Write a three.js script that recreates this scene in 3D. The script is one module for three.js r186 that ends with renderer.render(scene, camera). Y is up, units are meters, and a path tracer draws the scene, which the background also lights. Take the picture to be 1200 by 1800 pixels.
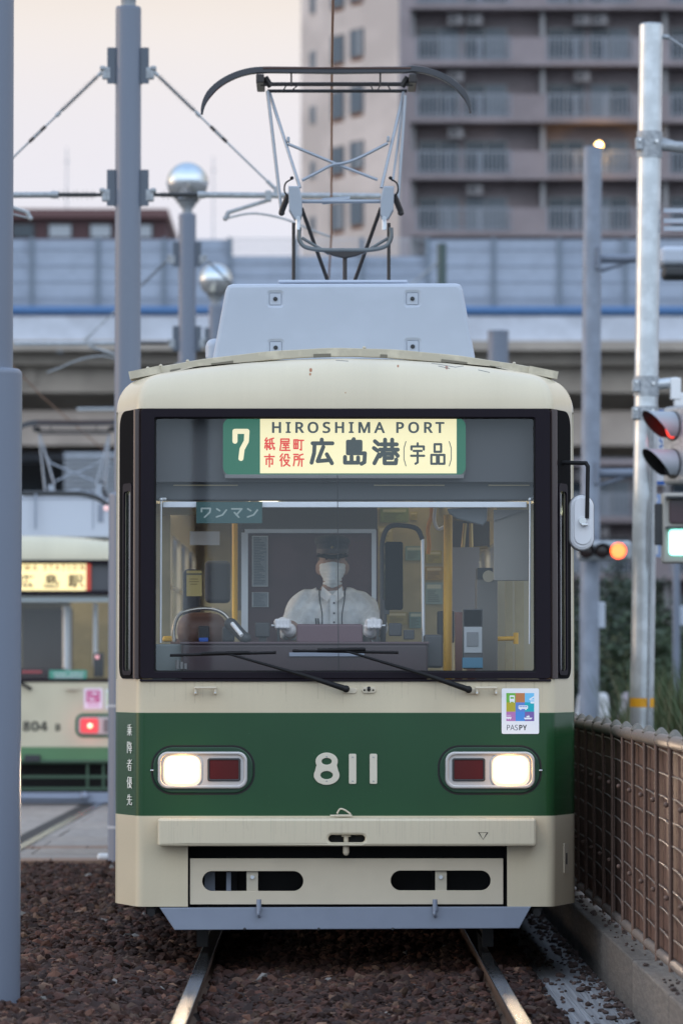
import * as THREE from 'three';
import { RoundedBoxGeometry } from 'three/addons/geometries/RoundedBoxGeometry.js';
import { mergeGeometries, mergeVertices } from 'three/addons/utils/BufferGeometryUtils.js';
import { RectAreaLightUniformsLib } from 'three/addons/lights/RectAreaLightUniformsLib.js';

RectAreaLightUniformsLib.init();
const V = (x, y, z) => new THREE.Vector3(x, y, z);
const scene = new THREE.Scene();

// ---------------------------------------------------------------- camera
const FOC = 6825;                                    // focal length in pixels of the 1200 x 1800 photograph
const camera = new THREE.PerspectiveCamera(2 * Math.atan(900 / FOC) * 180 / Math.PI, 2 / 3, 0.5, 1500);
camera.position.set(-0.126, 1.54, 21);
camera.lookAt(camera.position.clone().add(V(34 / FOC, 275 / FOC, -1)));
camera.focus = 20.8;
camera.userData.fStop = 2.8;
camera.updateMatrixWorld(true);

// ---------------------------------------------------------------- sky
{
  const W = 512, H = 256, data = new Float32Array(W * H * 4);
  const ramp = (keys, e) => {
    let i = 0; while (i < keys.length - 2 && e > keys[i + 1][0]) i++;
    const a = keys[i], b = keys[i + 1]; let t = Math.min(1, Math.max(0, (e - a[0]) / (b[0] - a[0]))); t = t * t * (3 - 2 * t);
    return [1, 2, 3].map((c) => a[c] + (b[c] - a[c]) * t);
  };
  const front = [[0, .62, .68, .84], [5, .70, .73, .86], [7.5, .78, .745, .79], [10.5, .87, .775, .69], [22, .84, .84, .86], [45, .8, 1.0, 1.35], [90, .8, 1.1, 1.6]];
  const back = [[0, .95, 1.2, 1.45], [10, 1.35, 1.58, 1.85], [28, 1.95, 2.12, 2.4], [55, 1.25, 1.6, 2.15], [90, .8, 1.1, 1.6]];
  const glow = [[0, 4.6, 3.1, 1.8], [9, 3.6, 2.5, 1.5], [20, 1.2, .95, .7], [36, .2, .2, .2], [60, 0, 0, 0], [90, 0, 0, 0]];
  for (let r = 0; r < H; r++) for (let c = 0; c < W; c++) {
    const up = ((r + .5) / H - .5) * Math.PI, az = ((c + .5) / W - .5) * 2 * Math.PI, e = Math.max(0, up * 180 / Math.PI);
    const x = Math.cos(az), z = Math.sin(az), w = THREE.MathUtils.smoothstep(z, -.75, .75);
    const g = Math.pow(Math.max(0, x * -.985 + z * -.12), 12);
    const f = ramp(front, e).map((v) => v * 1.1), b = ramp(back, e), l = ramp(glow, e);
    for (let k = 0; k < 3; k++) data[(r * W + c) * 4 + k] = up < -.03 ? .12 : f[k] + (b[k] - f[k]) * w + l[k] * g;
    data[(r * W + c) * 4 + 3] = 1;
  }
  const t = new THREE.DataTexture(data, W, H, THREE.RGBAFormat, THREE.FloatType);
  t.mapping = THREE.EquirectangularReflectionMapping; t.magFilter = THREE.LinearFilter; t.minFilter = THREE.LinearFilter; t.wrapS = THREE.RepeatWrapping; t.needsUpdate = true;
  scene.background = t; scene.environment = t;
}
// ---------------------------------------------------------------- the last of the sun, low on the left
const sun = new THREE.DirectionalLight(0xffd4a8, 0.22);
sun.position.set(-38, 7, -7); sun.target.position.set(0, 1, 0);
sun.castShadow = true; sun.shadow.radius = 14; sun.shadow.mapSize.set(2048, 2048);
Object.assign(sun.shadow.camera, { left: -30, right: 30, top: 20, bottom: -12, near: 1, far: 120 });
scene.add(sun, sun.target);
// ---------------------------------------------------------------- exposure
const renderer = new THREE.WebGLRenderer({ antialias: true });
renderer.toneMapping = THREE.LinearToneMapping;
renderer.toneMappingExposure = 0.92;
renderer.shadowMap.enabled = true;
renderer.setSize(682, 1024);

// ================================================================ helpers
let seed = 7;
const rnd = () => { seed = (seed * 1664525 + 1013904223) >>> 0; return seed / 4294967296; };
const rr = (a, b) => a + (b - a) * rnd();
const hash = (x, y) => { let h = (x * 374761393 + y * 668265263) | 0; h = Math.imul(h ^ (h >>> 13), 1274126177); return ((h ^ (h >>> 16)) >>> 0) / 4294967296; };
const vnoise = (x, y, per = 1e6) => {
  const xi = Math.floor(x), yi = Math.floor(y), fx = x - xi, fy = y - yi, s = (t) => t * t * (3 - 2 * t), m = (v) => ((v % per) + per) % per;
  const a = hash(m(xi), m(yi)), b = hash(m(xi + 1), m(yi)), c = hash(m(xi), m(yi + 1)), d = hash(m(xi + 1), m(yi + 1));
  return a + (b - a) * s(fx) + (c - a) * s(fy) + (a - b - c + d) * s(fx) * s(fy);
};
const fbm = (x, y, per) => vnoise(x, y, per) * .5 + vnoise(x * 2, y * 2, per * 2) * .28 + vnoise(x * 4, y * 4, per * 4) * .14 + vnoise(x * 8, y * 8, per * 8) * .08;
const CD = V(); camera.getWorldDirection(CD);
const CR = CD.clone().cross(V(0, 1, 0)).normalize(), CU = CR.clone().cross(CD);
// where the sight line through a pixel of the photograph meets the upright plane at depth z (used to measure sizes off the photograph)
function P(px, py, z = 0) {
  const d = CD.clone().addScaledVector(CR, (px - 600) / FOC).addScaledVector(CU, (900 - py) / FOC);
  return camera.position.clone().addScaledVector(d, (z - camera.position.z) / d.z);
}
const X = (px, z = 0, py = 1175) => P(px, py, z).x, Y = (py, z = 0, px = 606) => P(px, py, z).y;

const used = {};
function numbered(n) { used[n] = (used[n] || 0) + 1; return used[n] === 1 ? n : n + '_' + String(used[n] - 1).padStart(3, '0'); }
function mesh(name, geo, mat, parent) {
  if (Array.isArray(geo)) geo = merge(geo);
  const m = new THREE.Mesh(geo, mat); m.name = parent === scene ? numbered(name) : name; m.castShadow = m.receiveShadow = true;
  if (parent) parent.add(m);
  return m;
}
function thing(name, label, category, pos = [0, 0, 0], group) {
  const o = new THREE.Group(); o.name = numbered(name); scene.add(o); o.position.set(...pos);
  o.userData = { label, category }; if (group) o.userData.group = group;
  return o;
}
function worldThing(name, label, category, base, group) {        // children get geometry in world coordinates
  const o = thing(name, label, category, base, group);
  o.userData.label = label;
  const add = o.add.bind(o);
  o.add = (c) => { c.position.x -= base[0]; c.position.y -= base[1]; c.position.z -= base[2]; return add(c); };
  return o;
}
function copyOf(o, label, pos, turn) { const c = o.clone(); c.name = numbered(o.name.replace(/_\d{3}$/, '')); c.userData = { ...o.userData, label }; if (pos) c.position.set(...pos); if (turn !== undefined) c.rotation.y = turn; scene.add(c); return c; }
function structure(name, geo, mat) { const m = mesh(name, geo, mat, scene); m.userData.kind = 'structure'; return m; }
function boxUV(g) {
  const p = g.attributes.position, n = g.attributes.normal, uv = new Float32Array(p.count * 2);
  for (let i = 0; i < p.count; i++) {
    const ax = Math.abs(n.getX(i)), ay = Math.abs(n.getY(i)), az = Math.abs(n.getZ(i));
    if (ay >= ax && ay >= az) { uv[i * 2] = p.getX(i); uv[i * 2 + 1] = p.getZ(i); } else if (ax >= az) { uv[i * 2] = p.getZ(i); uv[i * 2 + 1] = p.getY(i); } else { uv[i * 2] = p.getX(i); uv[i * 2 + 1] = p.getY(i); }
  }
  g.setAttribute('uv', new THREE.BufferAttribute(uv, 2)); return g;
}
function merge(list, keepUV) {
  const out = list.flat(9).map((g) => { let h = g.index ? g.toNonIndexed() : g.clone(); for (const k of Object.keys(h.attributes)) if (!['position', 'normal', 'uv'].includes(k)) h.deleteAttribute(k); if (!h.attributes.normal) h.computeVertexNormals(); if (!keepUV || !h.attributes.uv) boxUV(h); return h; });
  return out.length === 1 ? out[0] : mergeGeometries(out);
}
const box = (w, h, d, x = 0, y = 0, z = 0) => new THREE.BoxGeometry(w, h, d).translate(x, y, z);
const rbox = (w, h, d, x = 0, y = 0, z = 0, r = .01, s = 2) => new RoundedBoxGeometry(w, h, d, s, Math.min(r, w / 2.01, h / 2.01, d / 2.01)).translate(x, y, z);
const bb = (x0, x1, y0, y1, z0, z1, r = 0) => (r ? rbox : box)(Math.abs(x1 - x0), Math.abs(y1 - y0), Math.abs(z1 - z0), (x0 + x1) / 2, (y0 + y1) / 2, (z0 + z1) / 2, r);
// a box measured off the photograph: pixel rectangle at depth z, d deep
const pb = (x0, y0, x1, y1, z, d = .03, r = 0) => { const a = P(x0, y1, z), b = P(x1, y0, z); return bb(a.x, b.x, a.y, b.y, z - d, z, r); };
function cyl(a, b, r, r2 = r, seg = 14) {
  const d = b.clone().sub(a), g = new THREE.CylinderGeometry(r2, r, d.length(), seg);
  g.applyQuaternion(new THREE.Quaternion().setFromUnitVectors(V(0, 1, 0), d.normalize())); return g.translate((a.x + b.x) / 2, (a.y + b.y) / 2, (a.z + b.z) / 2);
}
const ball = (p, r, s = 12) => new THREE.SphereGeometry(r, s, Math.max(6, s * .7 | 0)).translate(p.x, p.y, p.z);
const tube = (pts, r, seg = 24, rs = 8) => new THREE.TubeGeometry(new THREE.CatmullRomCurve3(pts), seg, r, rs);
const pipe = (pts, r, rs = 10) => { const l = []; for (let i = 0; i + 1 < pts.length; i++) { l.push(cyl(pts[i], pts[i + 1], r, r, rs)); if (i) l.push(ball(pts[i], r, rs)); } return l; };
function rrect(x0, y0, x1, y1, r, S = THREE.Shape) {
  const s = new S(); r = Math.min(r, (x1 - x0) / 2, (y1 - y0) / 2);
  s.moveTo(x0 + r, y0); s.lineTo(x1 - r, y0); s.absarc(x1 - r, y0 + r, r, -Math.PI / 2, 0); s.lineTo(x1, y1 - r); s.absarc(x1 - r, y1 - r, r, 0, Math.PI / 2);
  s.lineTo(x0 + r, y1); s.absarc(x0 + r, y1 - r, r, Math.PI / 2, Math.PI); s.lineTo(x0, y0 + r); s.absarc(x0 + r, y0 + r, r, Math.PI, Math.PI * 1.5); return s;
}
const prr = (x0, y0, x1, y1, r, S) => { const a = P(x0, y1), b = P(x1, y0); return rrect(a.x, a.y, b.x, b.y, r / 325, S); };      // rounded rectangle measured on the tram's front (z = 0)
function ext(shape, z0, depth, bevel = 0, seg = 8) {
  const g = new THREE.ExtrudeGeometry(shape, { depth: depth - bevel * 2, bevelEnabled: bevel > 0, bevelThickness: bevel, bevelSize: bevel, bevelOffset: -bevel, bevelSegments: 2, curveSegments: seg });
  return g.translate(0, 0, z0 + bevel);
}
const poly = (pts) => { const s = new THREE.Shape(); pts.forEach(([x, y], i) => i ? s.lineTo(x, y) : s.moveTo(x, y)); s.closePath(); return s; };

// ---------------------------------------------------------------- materials
const col = (r, g, b) => new THREE.Color().setRGB(r, g, b);
const std = (name, c, rough = .6, metal = 0, more = {}) => new THREE.MeshPhysicalMaterial({ name, color: col(...c), roughness: rough, metalness: metal, ...more });
function canvasTex(w, h, draw, srgb = true) {
  const c = document.createElement('canvas'); c.width = w; c.height = h; draw(c.getContext('2d'), w, h);
  const t = new THREE.CanvasTexture(c); if (srgb) t.colorSpace = THREE.SRGBColorSpace; t.wrapS = t.wrapT = THREE.RepeatWrapping; t.magFilter = THREE.LinearFilter; return t;
}
function noiseTex(size, per, lo, hi, gain = 1, srgb = false) {     // grey fbm between lo and hi, tiles
  const d = new Uint8Array(size * size * 4);
  for (let y = 0; y < size; y++) for (let x = 0; x < size; x++) {
    let n = fbm(x / size * per, y / size * per, per); n = Math.min(1, Math.max(0, (n - .5) * gain * 2 + .5));
    const v = (lo + (hi - lo) * n) * 255, i = (y * size + x) * 4; d[i] = d[i + 1] = d[i + 2] = v; d[i + 3] = 255;
  }
  const t = new THREE.DataTexture(d, size, size); t.wrapS = t.wrapT = THREE.RepeatWrapping; t.magFilter = THREE.LinearFilter; t.needsUpdate = true; if (srgb) t.colorSpace = THREE.SRGBColorSpace; return t;
}
const grain = noiseTex(512, 24, .72, 1, 1.5), faint = noiseTex(256, 5, .94, 1, 1.3), soft = noiseTex(512, 6, .8, 1, 1.6), rough = noiseTex(256, 20, .35, .75, 1.5), bumpy = noiseTex(512, 48, 0, 1, 1.6);
const rep = (t, s) => { const c = t.clone(); c.repeat.set(s, s); c.needsUpdate = true; return c; };
const M = {
  cream: null,
  creamPlain: std('cream_paint', [.59, .52, .395], .25, 0, { map: rep(faint, .9) }),
  green: std('green_paint', [.013, .052, .025], .22, 0, { map: rep(faint, .9) }),
  pale: std('pale_blue_grey_paint', [.415, .465, .545], .45, 0, { map: rep(faint, 1.1) }),
  plow: std('grey_blue_paint', [.22, .255, .325], .42, 0, { map: rep(faint, 1.5) }),
  pole: std('pole_paint', [.152, .181, .236], .42, 0, { map: rep(faint, .8) }),
  galv: std('galvanised_steel', [.60, .64, .67], .28, .5, { map: rep(soft, 1.5) }),
  galvDull: std('dull_galvanised_steel', [.38, .41, .44], .55, .35, { map: rep(grain, 2) }),
  dark: std('dark_underframe', [.012, .012, .013], .8),
  frame: std('window_frame', [.015, .012, .017], .5, 0, { specularIntensity: .18 }),
  rubber: std('black_rubber', [.010, .010, .011], .6, 0, { specularIntensity: .5 }),
  blackGloss: std('black_panel', [.005, .005, .006], .85, 0, { specularIntensity: .15 }),
  steel: std('polished_steel', [.62, .62, .62], .22, 1),
  bright: std('chrome', [.75, .76, .78], .05, 1),
  alu: std('aluminium', [.62, .66, .70], .38, .7),
  silver: std('lamp_bezel', [.50, .49, .48], .42, .55),
  glass: new THREE.MeshPhysicalMaterial({ name: 'window_glass', color: 0xffffff, roughness: .02, transmission: 1, thickness: 0, ior: 1.56 }),
  tint: new THREE.MeshPhysicalMaterial({ name: 'tinted_glass', color: col(.45, .5, .5), roughness: .03, transmission: 1, thickness: 0, ior: 1.6 }),
  darkGlass: std('far_window_glass', [.03, .045, .06], .08, 0),
  red: std('red_lens', [.075, .004, .004], .15, 0),
  concrete: std('concrete', [.30, .285, .26], .85, 0, { map: rep(grain, .8), bumpMap: rep(bumpy, 2), bumpScale: .003 }),
  asphalt: std('asphalt', [.10, .10, .105], .85, 0, { map: rep(grain, .5) }),
  maroon: std('maroon_panel', [.034, .017, .022], .5, 0, { map: rep(soft, 2) }),
  cabGrey: std('cab_grey', [.16, .16, .16], .5),
  cabDark: std('cab_dark', [.03, .033, .037], .55),
  cabCream: std('cab_lining', [.46, .40, .24], .6, 0, { map: rep(soft, 1) }),
  yellow: std('yellow_rail', [.78, .44, .02], .4),
  white: std('white_plastic', [.72, .73, .74], .45),
  copper: std('contact_wire', [.26, .125, .065], .5, .5),
  darkSteel: std('dark_steel', [.045, .042, .042], .5, .5),
  pant: std('pantograph_frame', [.30, .33, .37], .4, .45),
};
const emis = (name, c, k, base = [.8, .8, .8]) => std(name, base, .4, 0, { emissive: col(...c), emissiveIntensity: k });

// ---------------------------------------------------------------- hand-drawn lettering (strokes in a 100 x 100 cell)
const GLYPH = {
  '広': '50 4 50 16;14 18 92 18;22 18 20 55 10 92;56 32 34 86 84 82;70 60 90 94',
  '島': '48 2 42 12;24 12 24 56;24 12 76 12 76 42;24 27 76 27;24 42 76 42;24 56 94 56 92 90 80 96;12 70 12 92 66 92 66 72;39 68 39 92',
  '港': '8 10 22 22;4 36 18 46;6 94 24 60;48 4 48 42;76 4 76 42;32 22 94 22;28 42 98 42;46 42 28 68;78 42 98 66;46 58 76 58 76 74 46 74;46 58 46 94 90 94 92 80',
  '宇': '50 2 50 14;10 30 10 16 90 16 90 30;24 36 76 36;8 58 92 58;50 36 50 88 36 94',
  '品': '28 6 72 6 72 40 28 40 28 6;6 54 44 54 44 94 6 94 6 54;56 54 94 54 94 94 56 94 56 54',
  '紙': '24 4 10 24 28 26;38 18 10 48 40 46;26 48 26 94;12 62 8 80;38 62 42 78;54 14 88 6;54 14 54 90 70 82;54 46 94 46;72 10 78 60 94 92 96 78',
  '屋': '14 8 88 8 88 26 14 26;14 8 14 50 6 94;28 40 90 40;52 40 38 56 80 54;70 48 84 60;30 74 88 74;58 62 58 94;20 94 96 94',
  '町': '8 14 44 14 44 80 8 80 8 14;8 46 44 46;26 14 26 80;52 18 96 18;76 18 76 92 64 88',
  '市': '50 2 50 20;6 20 94 20;22 38 22 80;22 38 78 38 78 78 68 76;50 20 50 98',
  '役': '28 4 8 26;30 28 6 54;20 44 20 98;52 8 50 30 40 42;52 8 80 8 80 34 94 34;42 52 86 52 66 80 38 96;50 58 70 82 96 96',
  '所': '6 8 46 8;12 24 42 24 42 48 12 48;12 24 12 60 4 94;90 6 58 16;58 16 58 60 48 94;58 44 98 44;80 44 80 98',
  '駅': '10 8 10 62;10 8 46 8;10 26 44 26;10 42 44 42;28 8 28 60;10 60 48 60 46 92 38 90;8 74 6 88;18 72 20 86;28 72 32 84;56 10 92 10 92 40 56 40;56 10 56 60 48 94;74 40 82 70 98 94',
  '乗': '76 4 20 12;6 28 94 28;14 48 86 48;4 66 96 66;30 28 30 66;70 28 70 66;50 10 50 98;48 66 10 94;52 66 90 94',
  '降': '10 6 10 98;10 6 36 6 22 36 36 56 26 66;58 4 44 28;54 14 84 14 66 38 40 48;58 24 92 48;44 58 92 58;56 58 56 76;40 76 96 76;70 48 70 98',
  '者': '16 16 76 16;46 2 46 36;4 38 96 38;88 6 8 70;32 56 78 56 78 96 32 96 32 56;32 76 78 76',
  '優': '26 4 6 46;18 30 18 98;36 8 94 8;64 8 60 18;46 18 84 18 84 46 46 46 46 18;46 28 84 28;46 37 84 37;36 62 36 54 94 54 94 62;50 60 46 72;58 62 60 72 76 70;60 74 40 90;54 80 84 80 40 98;56 84 94 98',
  '先': '30 8 18 34;22 24 86 24;50 4 50 46;4 48 96 48;38 48 34 80 8 96;60 48 60 90 92 90 94 72',
  'ワ': '14 44 14 16 88 16 84 50 40 92', 'ン': '12 20 36 36;10 90 60 72 92 30', 'マ': '8 20 92 20 46 72;30 52 66 92',
  '7': '8 40 8 8 92 8 88 40 58 66 50 96', '(': '70 0 35 28 35 72 70 100', ')': '30 0 65 28 65 72 30 100',
};
function glyph(ctx, ch, x, y, w, h, lw, color) {
  ctx.strokeStyle = color; ctx.lineWidth = lw; ctx.lineCap = ctx.lineJoin = 'round';
  for (const s of GLYPH[ch].split(';')) {
    const n = s.split(' ').map(Number); ctx.beginPath();
    for (let i = 0; i < n.length; i += 2) { const a = x + n[i] / 100 * w, b = y + n[i + 1] / 100 * h; i ? ctx.lineTo(a, b) : ctx.moveTo(a, b); }
    ctx.stroke();
  }
}
function spaced(ctx, text, x0, x1, y, font, color) {     // letters spread evenly from x0 to x1
  ctx.font = font; ctx.fillStyle = color; ctx.textBaseline = 'alphabetic';
  const ws = [...text].map((c) => ctx.measureText(c).width), sum = ws.reduce((a, b) => a + b, 0), gap = (x1 - x0 - sum) / (ws.length - 1);
  let x = x0; ctx.strokeStyle = color; ctx.lineJoin = 'round'; ctx.lineWidth = parseInt(font) / 18; [...text].forEach((c, i) => { ctx.fillText(c, x, y); ctx.strokeText(c, x, y); x += ws[i] + gap; });
}
// a flat printed sheet: pixel rectangle at depth z
function sheet(name, x0, y0, x1, y1, z, tex, parent, opt = {}) {
  const a = P(x0, y1, z), b = P(x1, y0, z), g = new THREE.PlaneGeometry(b.x - a.x, b.y - a.y).translate((a.x + b.x) / 2, (a.y + b.y) / 2, z);
  return mesh(name, g, std(name + '_print', [1, 1, 1], opt.rough ?? .5, 0, { map: tex, ...(opt.emissive ? { color: col(.3, .3, .3), emissive: col(1, 1, 1), emissiveMap: tex, emissiveIntensity: opt.emissive } : {}), ...(opt.alpha ? { alphaTest: .5, side: THREE.DoubleSide } : {}) }), parent);
}

// ================================================================ the setting: ground, track bed, paving
structure('ground', new THREE.PlaneGeometry(1600, 1600).rotateX(-Math.PI / 2).translate(0, -.2, -300), std('ground_soil', [.09, .085, .075], .95, 0, { map: rep(grain, 400) }));
{
  const bed = (x, z) => {                                             // height of the stone bed
    const a = Math.abs(x); let y = a < .68 ? -.125 : a < .8 ? -.11 : -.06;
    if (x < -.8) y = -.105 + .075 * THREE.MathUtils.smoothstep(-x, .8, 1.35);
    if (x > .8) y = -.095 - .075 * THREE.MathUtils.smoothstep(x, .9, 1.15);
    return y + (fbm(x * 3 + 40, z * 3 + 90, 1e6) - .5) * .05;
  };
  const sheetOf = (x0, x1, z0, z1, nx, nz) => {
    const g = new THREE.PlaneGeometry(x1 - x0, z1 - z0, nx, nz).rotateX(-Math.PI / 2).translate((x0 + x1) / 2, 0, (z0 + z1) / 2), p = g.attributes.position;
    for (let i = 0; i < p.count; i++) p.setY(i, bed(p.getX(i), p.getZ(i)) - .015);
    g.computeVertexNormals(); return boxUV(g);
  };
  const soil = std('ballast_fines', [.032, .018, .015], .95, 0, { map: rep(grain, 3), bumpMap: rep(bumpy, 5), bumpScale: .012 });
  structure('track_bed', merge([sheetOf(-5.2, 1.1, -10.05, 9, 60, 160), sheetOf(-1.35, 1.1, -60, -10.05, 24, 120)]), soil);
  // broken stone
  const stone = mergeVertices(new THREE.IcosahedronGeometry(1, 0).deleteAttribute('normal').deleteAttribute('uv')), sp = stone.attributes.position;
  for (let i = 0; i < sp.count; i++) { const k = .62 + .5 * hash(i * 7, 3); sp.setXYZ(i, sp.getX(i) * k * 1.15, sp.getY(i) * k * .72, sp.getZ(i) * k); }
  const flat = stone.toNonIndexed(); flat.computeVertexNormals();
  const sm = std('broken_stone', [1, 1, 1], .85);
  const q = new THREE.Quaternion(), e = new THREE.Euler(), m4 = new THREE.Matrix4(), c = new THREE.Color();
  const spots = [];
  for (let i = 0; i < 200000; i++) {
    const z = 7.5 - Math.pow(rnd(), 1.25) * 26, x = rr(-3.2, 1.12);
    if (z < -10.0 && x < -1.3) continue;
    if (Math.abs(Math.abs(x) - .75) < .052) continue;
    const k = .55 + Math.pow(rnd(), 2.6) * 2.2, r = .0128 * k;
    if (x > .88 && rnd() < (x - .88) * 5.5) continue;
    spots.push([x, bed(x, z) + rr(-.012, .014), z, r, rnd()]);
  }
  const im = new THREE.InstancedMesh(flat, sm, spots.length); im.name = 'track_ballast'; im.castShadow = im.receiveShadow = true;
  spots.forEach(([x, y, z, r, t], i) => {
    q.setFromEuler(e.set(rr(-.9, .9), rr(0, 6.28), rr(-.9, .9))); im.setMatrixAt(i, m4.compose(V(x, y, z), q, V(r * rr(.75, 1.7), r * rr(.6, 1.2), r * rr(.7, 1.4))));
    const v = .35 + rnd() * rnd() * 1.5; t < .72 ? c.setRGB(.046 * v, .0165 * v, .0105 * v) : t < .9 ? c.setRGB(.080 * v, .034 * v, .020 * v) : t < .9975 ? c.setRGB(.115 * v, .064 * v, .04 * v) : c.setRGB(.17, .16, .15);
    im.setColorAt(i, c);
  });
  im.userData = { kind: 'stuff', label: 'dark red-brown broken stone filling the tram track', category: 'ballast' }; scene.add(im);
  // concrete strip on the right with stones strewn over it
  structure('concrete_gutter', bb(.86, 1.40, -.24, -.148, -40, 9), std('gutter_concrete', [.30, .31, .33], .7, 0, { map: rep(grain, 1.2), bumpMap: rep(bumpy, 2), bumpScale: .004 }));
  const ls = new THREE.InstancedMesh(flat, sm, 900); ls.name = 'loose_stones'; ls.castShadow = ls.receiveShadow = true;
  for (let i = 0; i < 900; i++) {
    const far = rnd() < .5, x = far ? 1.37 - Math.pow(rnd(), 2) * .12 : 1.0 + Math.pow(rnd(), 1.4) * .38, z = 6.5 - rnd() * 15, r = .006 + rnd() * rnd() * .022;
    q.setFromEuler(e.set(rr(-.5, .5), rr(0, 6.28), rr(-.5, .5))); ls.setMatrixAt(i, m4.compose(V(x, -.148 + r * .45, z), q, V(r * 1.2, r, r * 1.1)));
    const v = .5 + rnd() * .8; ls.setColorAt(i, c.setRGB(.07 * v, .045 * v, .038 * v));
  }
  ls.userData = { kind: 'stuff', label: 'loose brown stones strewn over the grey concrete gutter', category: 'stones' }; scene.add(ls);
  // kerb along the fence, in cast lengths
  const kb = new THREE.Group(); kb.name = numbered('kerb'); kb.userData.kind = 'structure'; scene.add(kb);
  const kg = [0, 1, 2].map((i) => rbox(.42, .28, 1.985, 0, -.02, 0, .012)), km = [.17, .145, .19].map((v, i) => std('kerb_concrete', [v, v * .90, v * .80], .85, 0, { map: rep(grain, .7 + i * .2), bumpMap: rep(bumpy, 2), bumpScale: .004 }));
  for (let i = 0; i < 16; i++) { const k = mesh('kerb_stone', kg[i % 3], km[(i * 2 + (i >> 1)) % 3], kb); k.position.set(1.595 + rr(-.003, .003), 0, 7 - i * 2); }
  const ks = new THREE.InstancedMesh(flat, sm, 70); ks.name = 'stones_on_kerb'; ks.castShadow = ks.receiveShadow = true;
  for (let i = 0; i < 70; i++) { const r = .006 + rnd() * rnd() * .016; q.setFromEuler(e.set(rr(-.5, .5), rr(0, 6.28), 0)); ks.setMatrixAt(i, m4.compose(V(1.415 + rnd() * .09, .12 + r * .45, 5 - rnd() * 9), q, V(r, r, r))); ks.setColorAt(i, c.setRGB(.06, .04, .034)); }
  ks.userData = { kind: 'stuff', label: 'a few small brown stones lying on the kerb below the mesh fence', category: 'stones' }; scene.add(ks);
}
// rails
{
  const pr = poly([[-.036, 0], [.036, 0], [.034, -.034], [.010, -.046], [.009, -.11], [.06, -.135], [.06, -.15], [-.06, -.15], [-.06, -.135], [-.009, -.11], [-.010, -.046], [-.034, -.034]]);
  const rail = (len) => new THREE.ExtrudeGeometry(pr, { depth: len, bevelEnabled: true, bevelThickness: .002, bevelSize: .004, bevelOffset: -.004, bevelSegments: 2 });
  const side = std('rusty_rail_side', [.085, .05, .033], .7, .2, { map: rep(grain, 3) }), head = std('worn_rail_head', [.55, .53, .5], .2, 1, { roughnessMap: rep(rough, 4) });
  for (const [s, w] of [[-1, 'left'], [1, 'right']]) {
    const t = worldThing('rail', s < 0 ? 'shiny steel rail to the left, under the white and green tram' : 'shiny steel rail to the right, beside the concrete gutter and fence', 'rail', [s * .75, 0, 0], 'rails of the tram track');
    mesh('rail_body', [rail(68).translate(s * .75, -.003, -60)], side, t);
    mesh('rail_head', [bb(s * .75 - .03, s * .75 + .03, -.004, .0015, -60, 8.0)], head, t);
    mesh('rail_gauge_corner', [cyl(V(s * .75 + .031, -.005, -60), V(s * .75 + .031, -.005, 8), .006, .006, 8), cyl(V(s * .75 - .031, -.005, -60), V(s * .75 - .031, -.005, 8), .006, .006, 8)], head, t);
  }
  const sl = thing('sleepers', 'row of dark timber sleepers half buried in the brown ballast', 'sleepers', [0, 0, 0]); sl.userData.kind = 'structure';
  const sg = rbox(2.1, .1, .2, 0, 0, 0, .015), smat = std('old_timber', [.022, .017, .015], .9, 0, { map: rep(grain, 3) });
  for (let i = 0; i < 26; i++) { const m = mesh('sleeper', sg, smat, sl); m.position.set(0, -.178, 6.7 - i * .68); }
}
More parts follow.
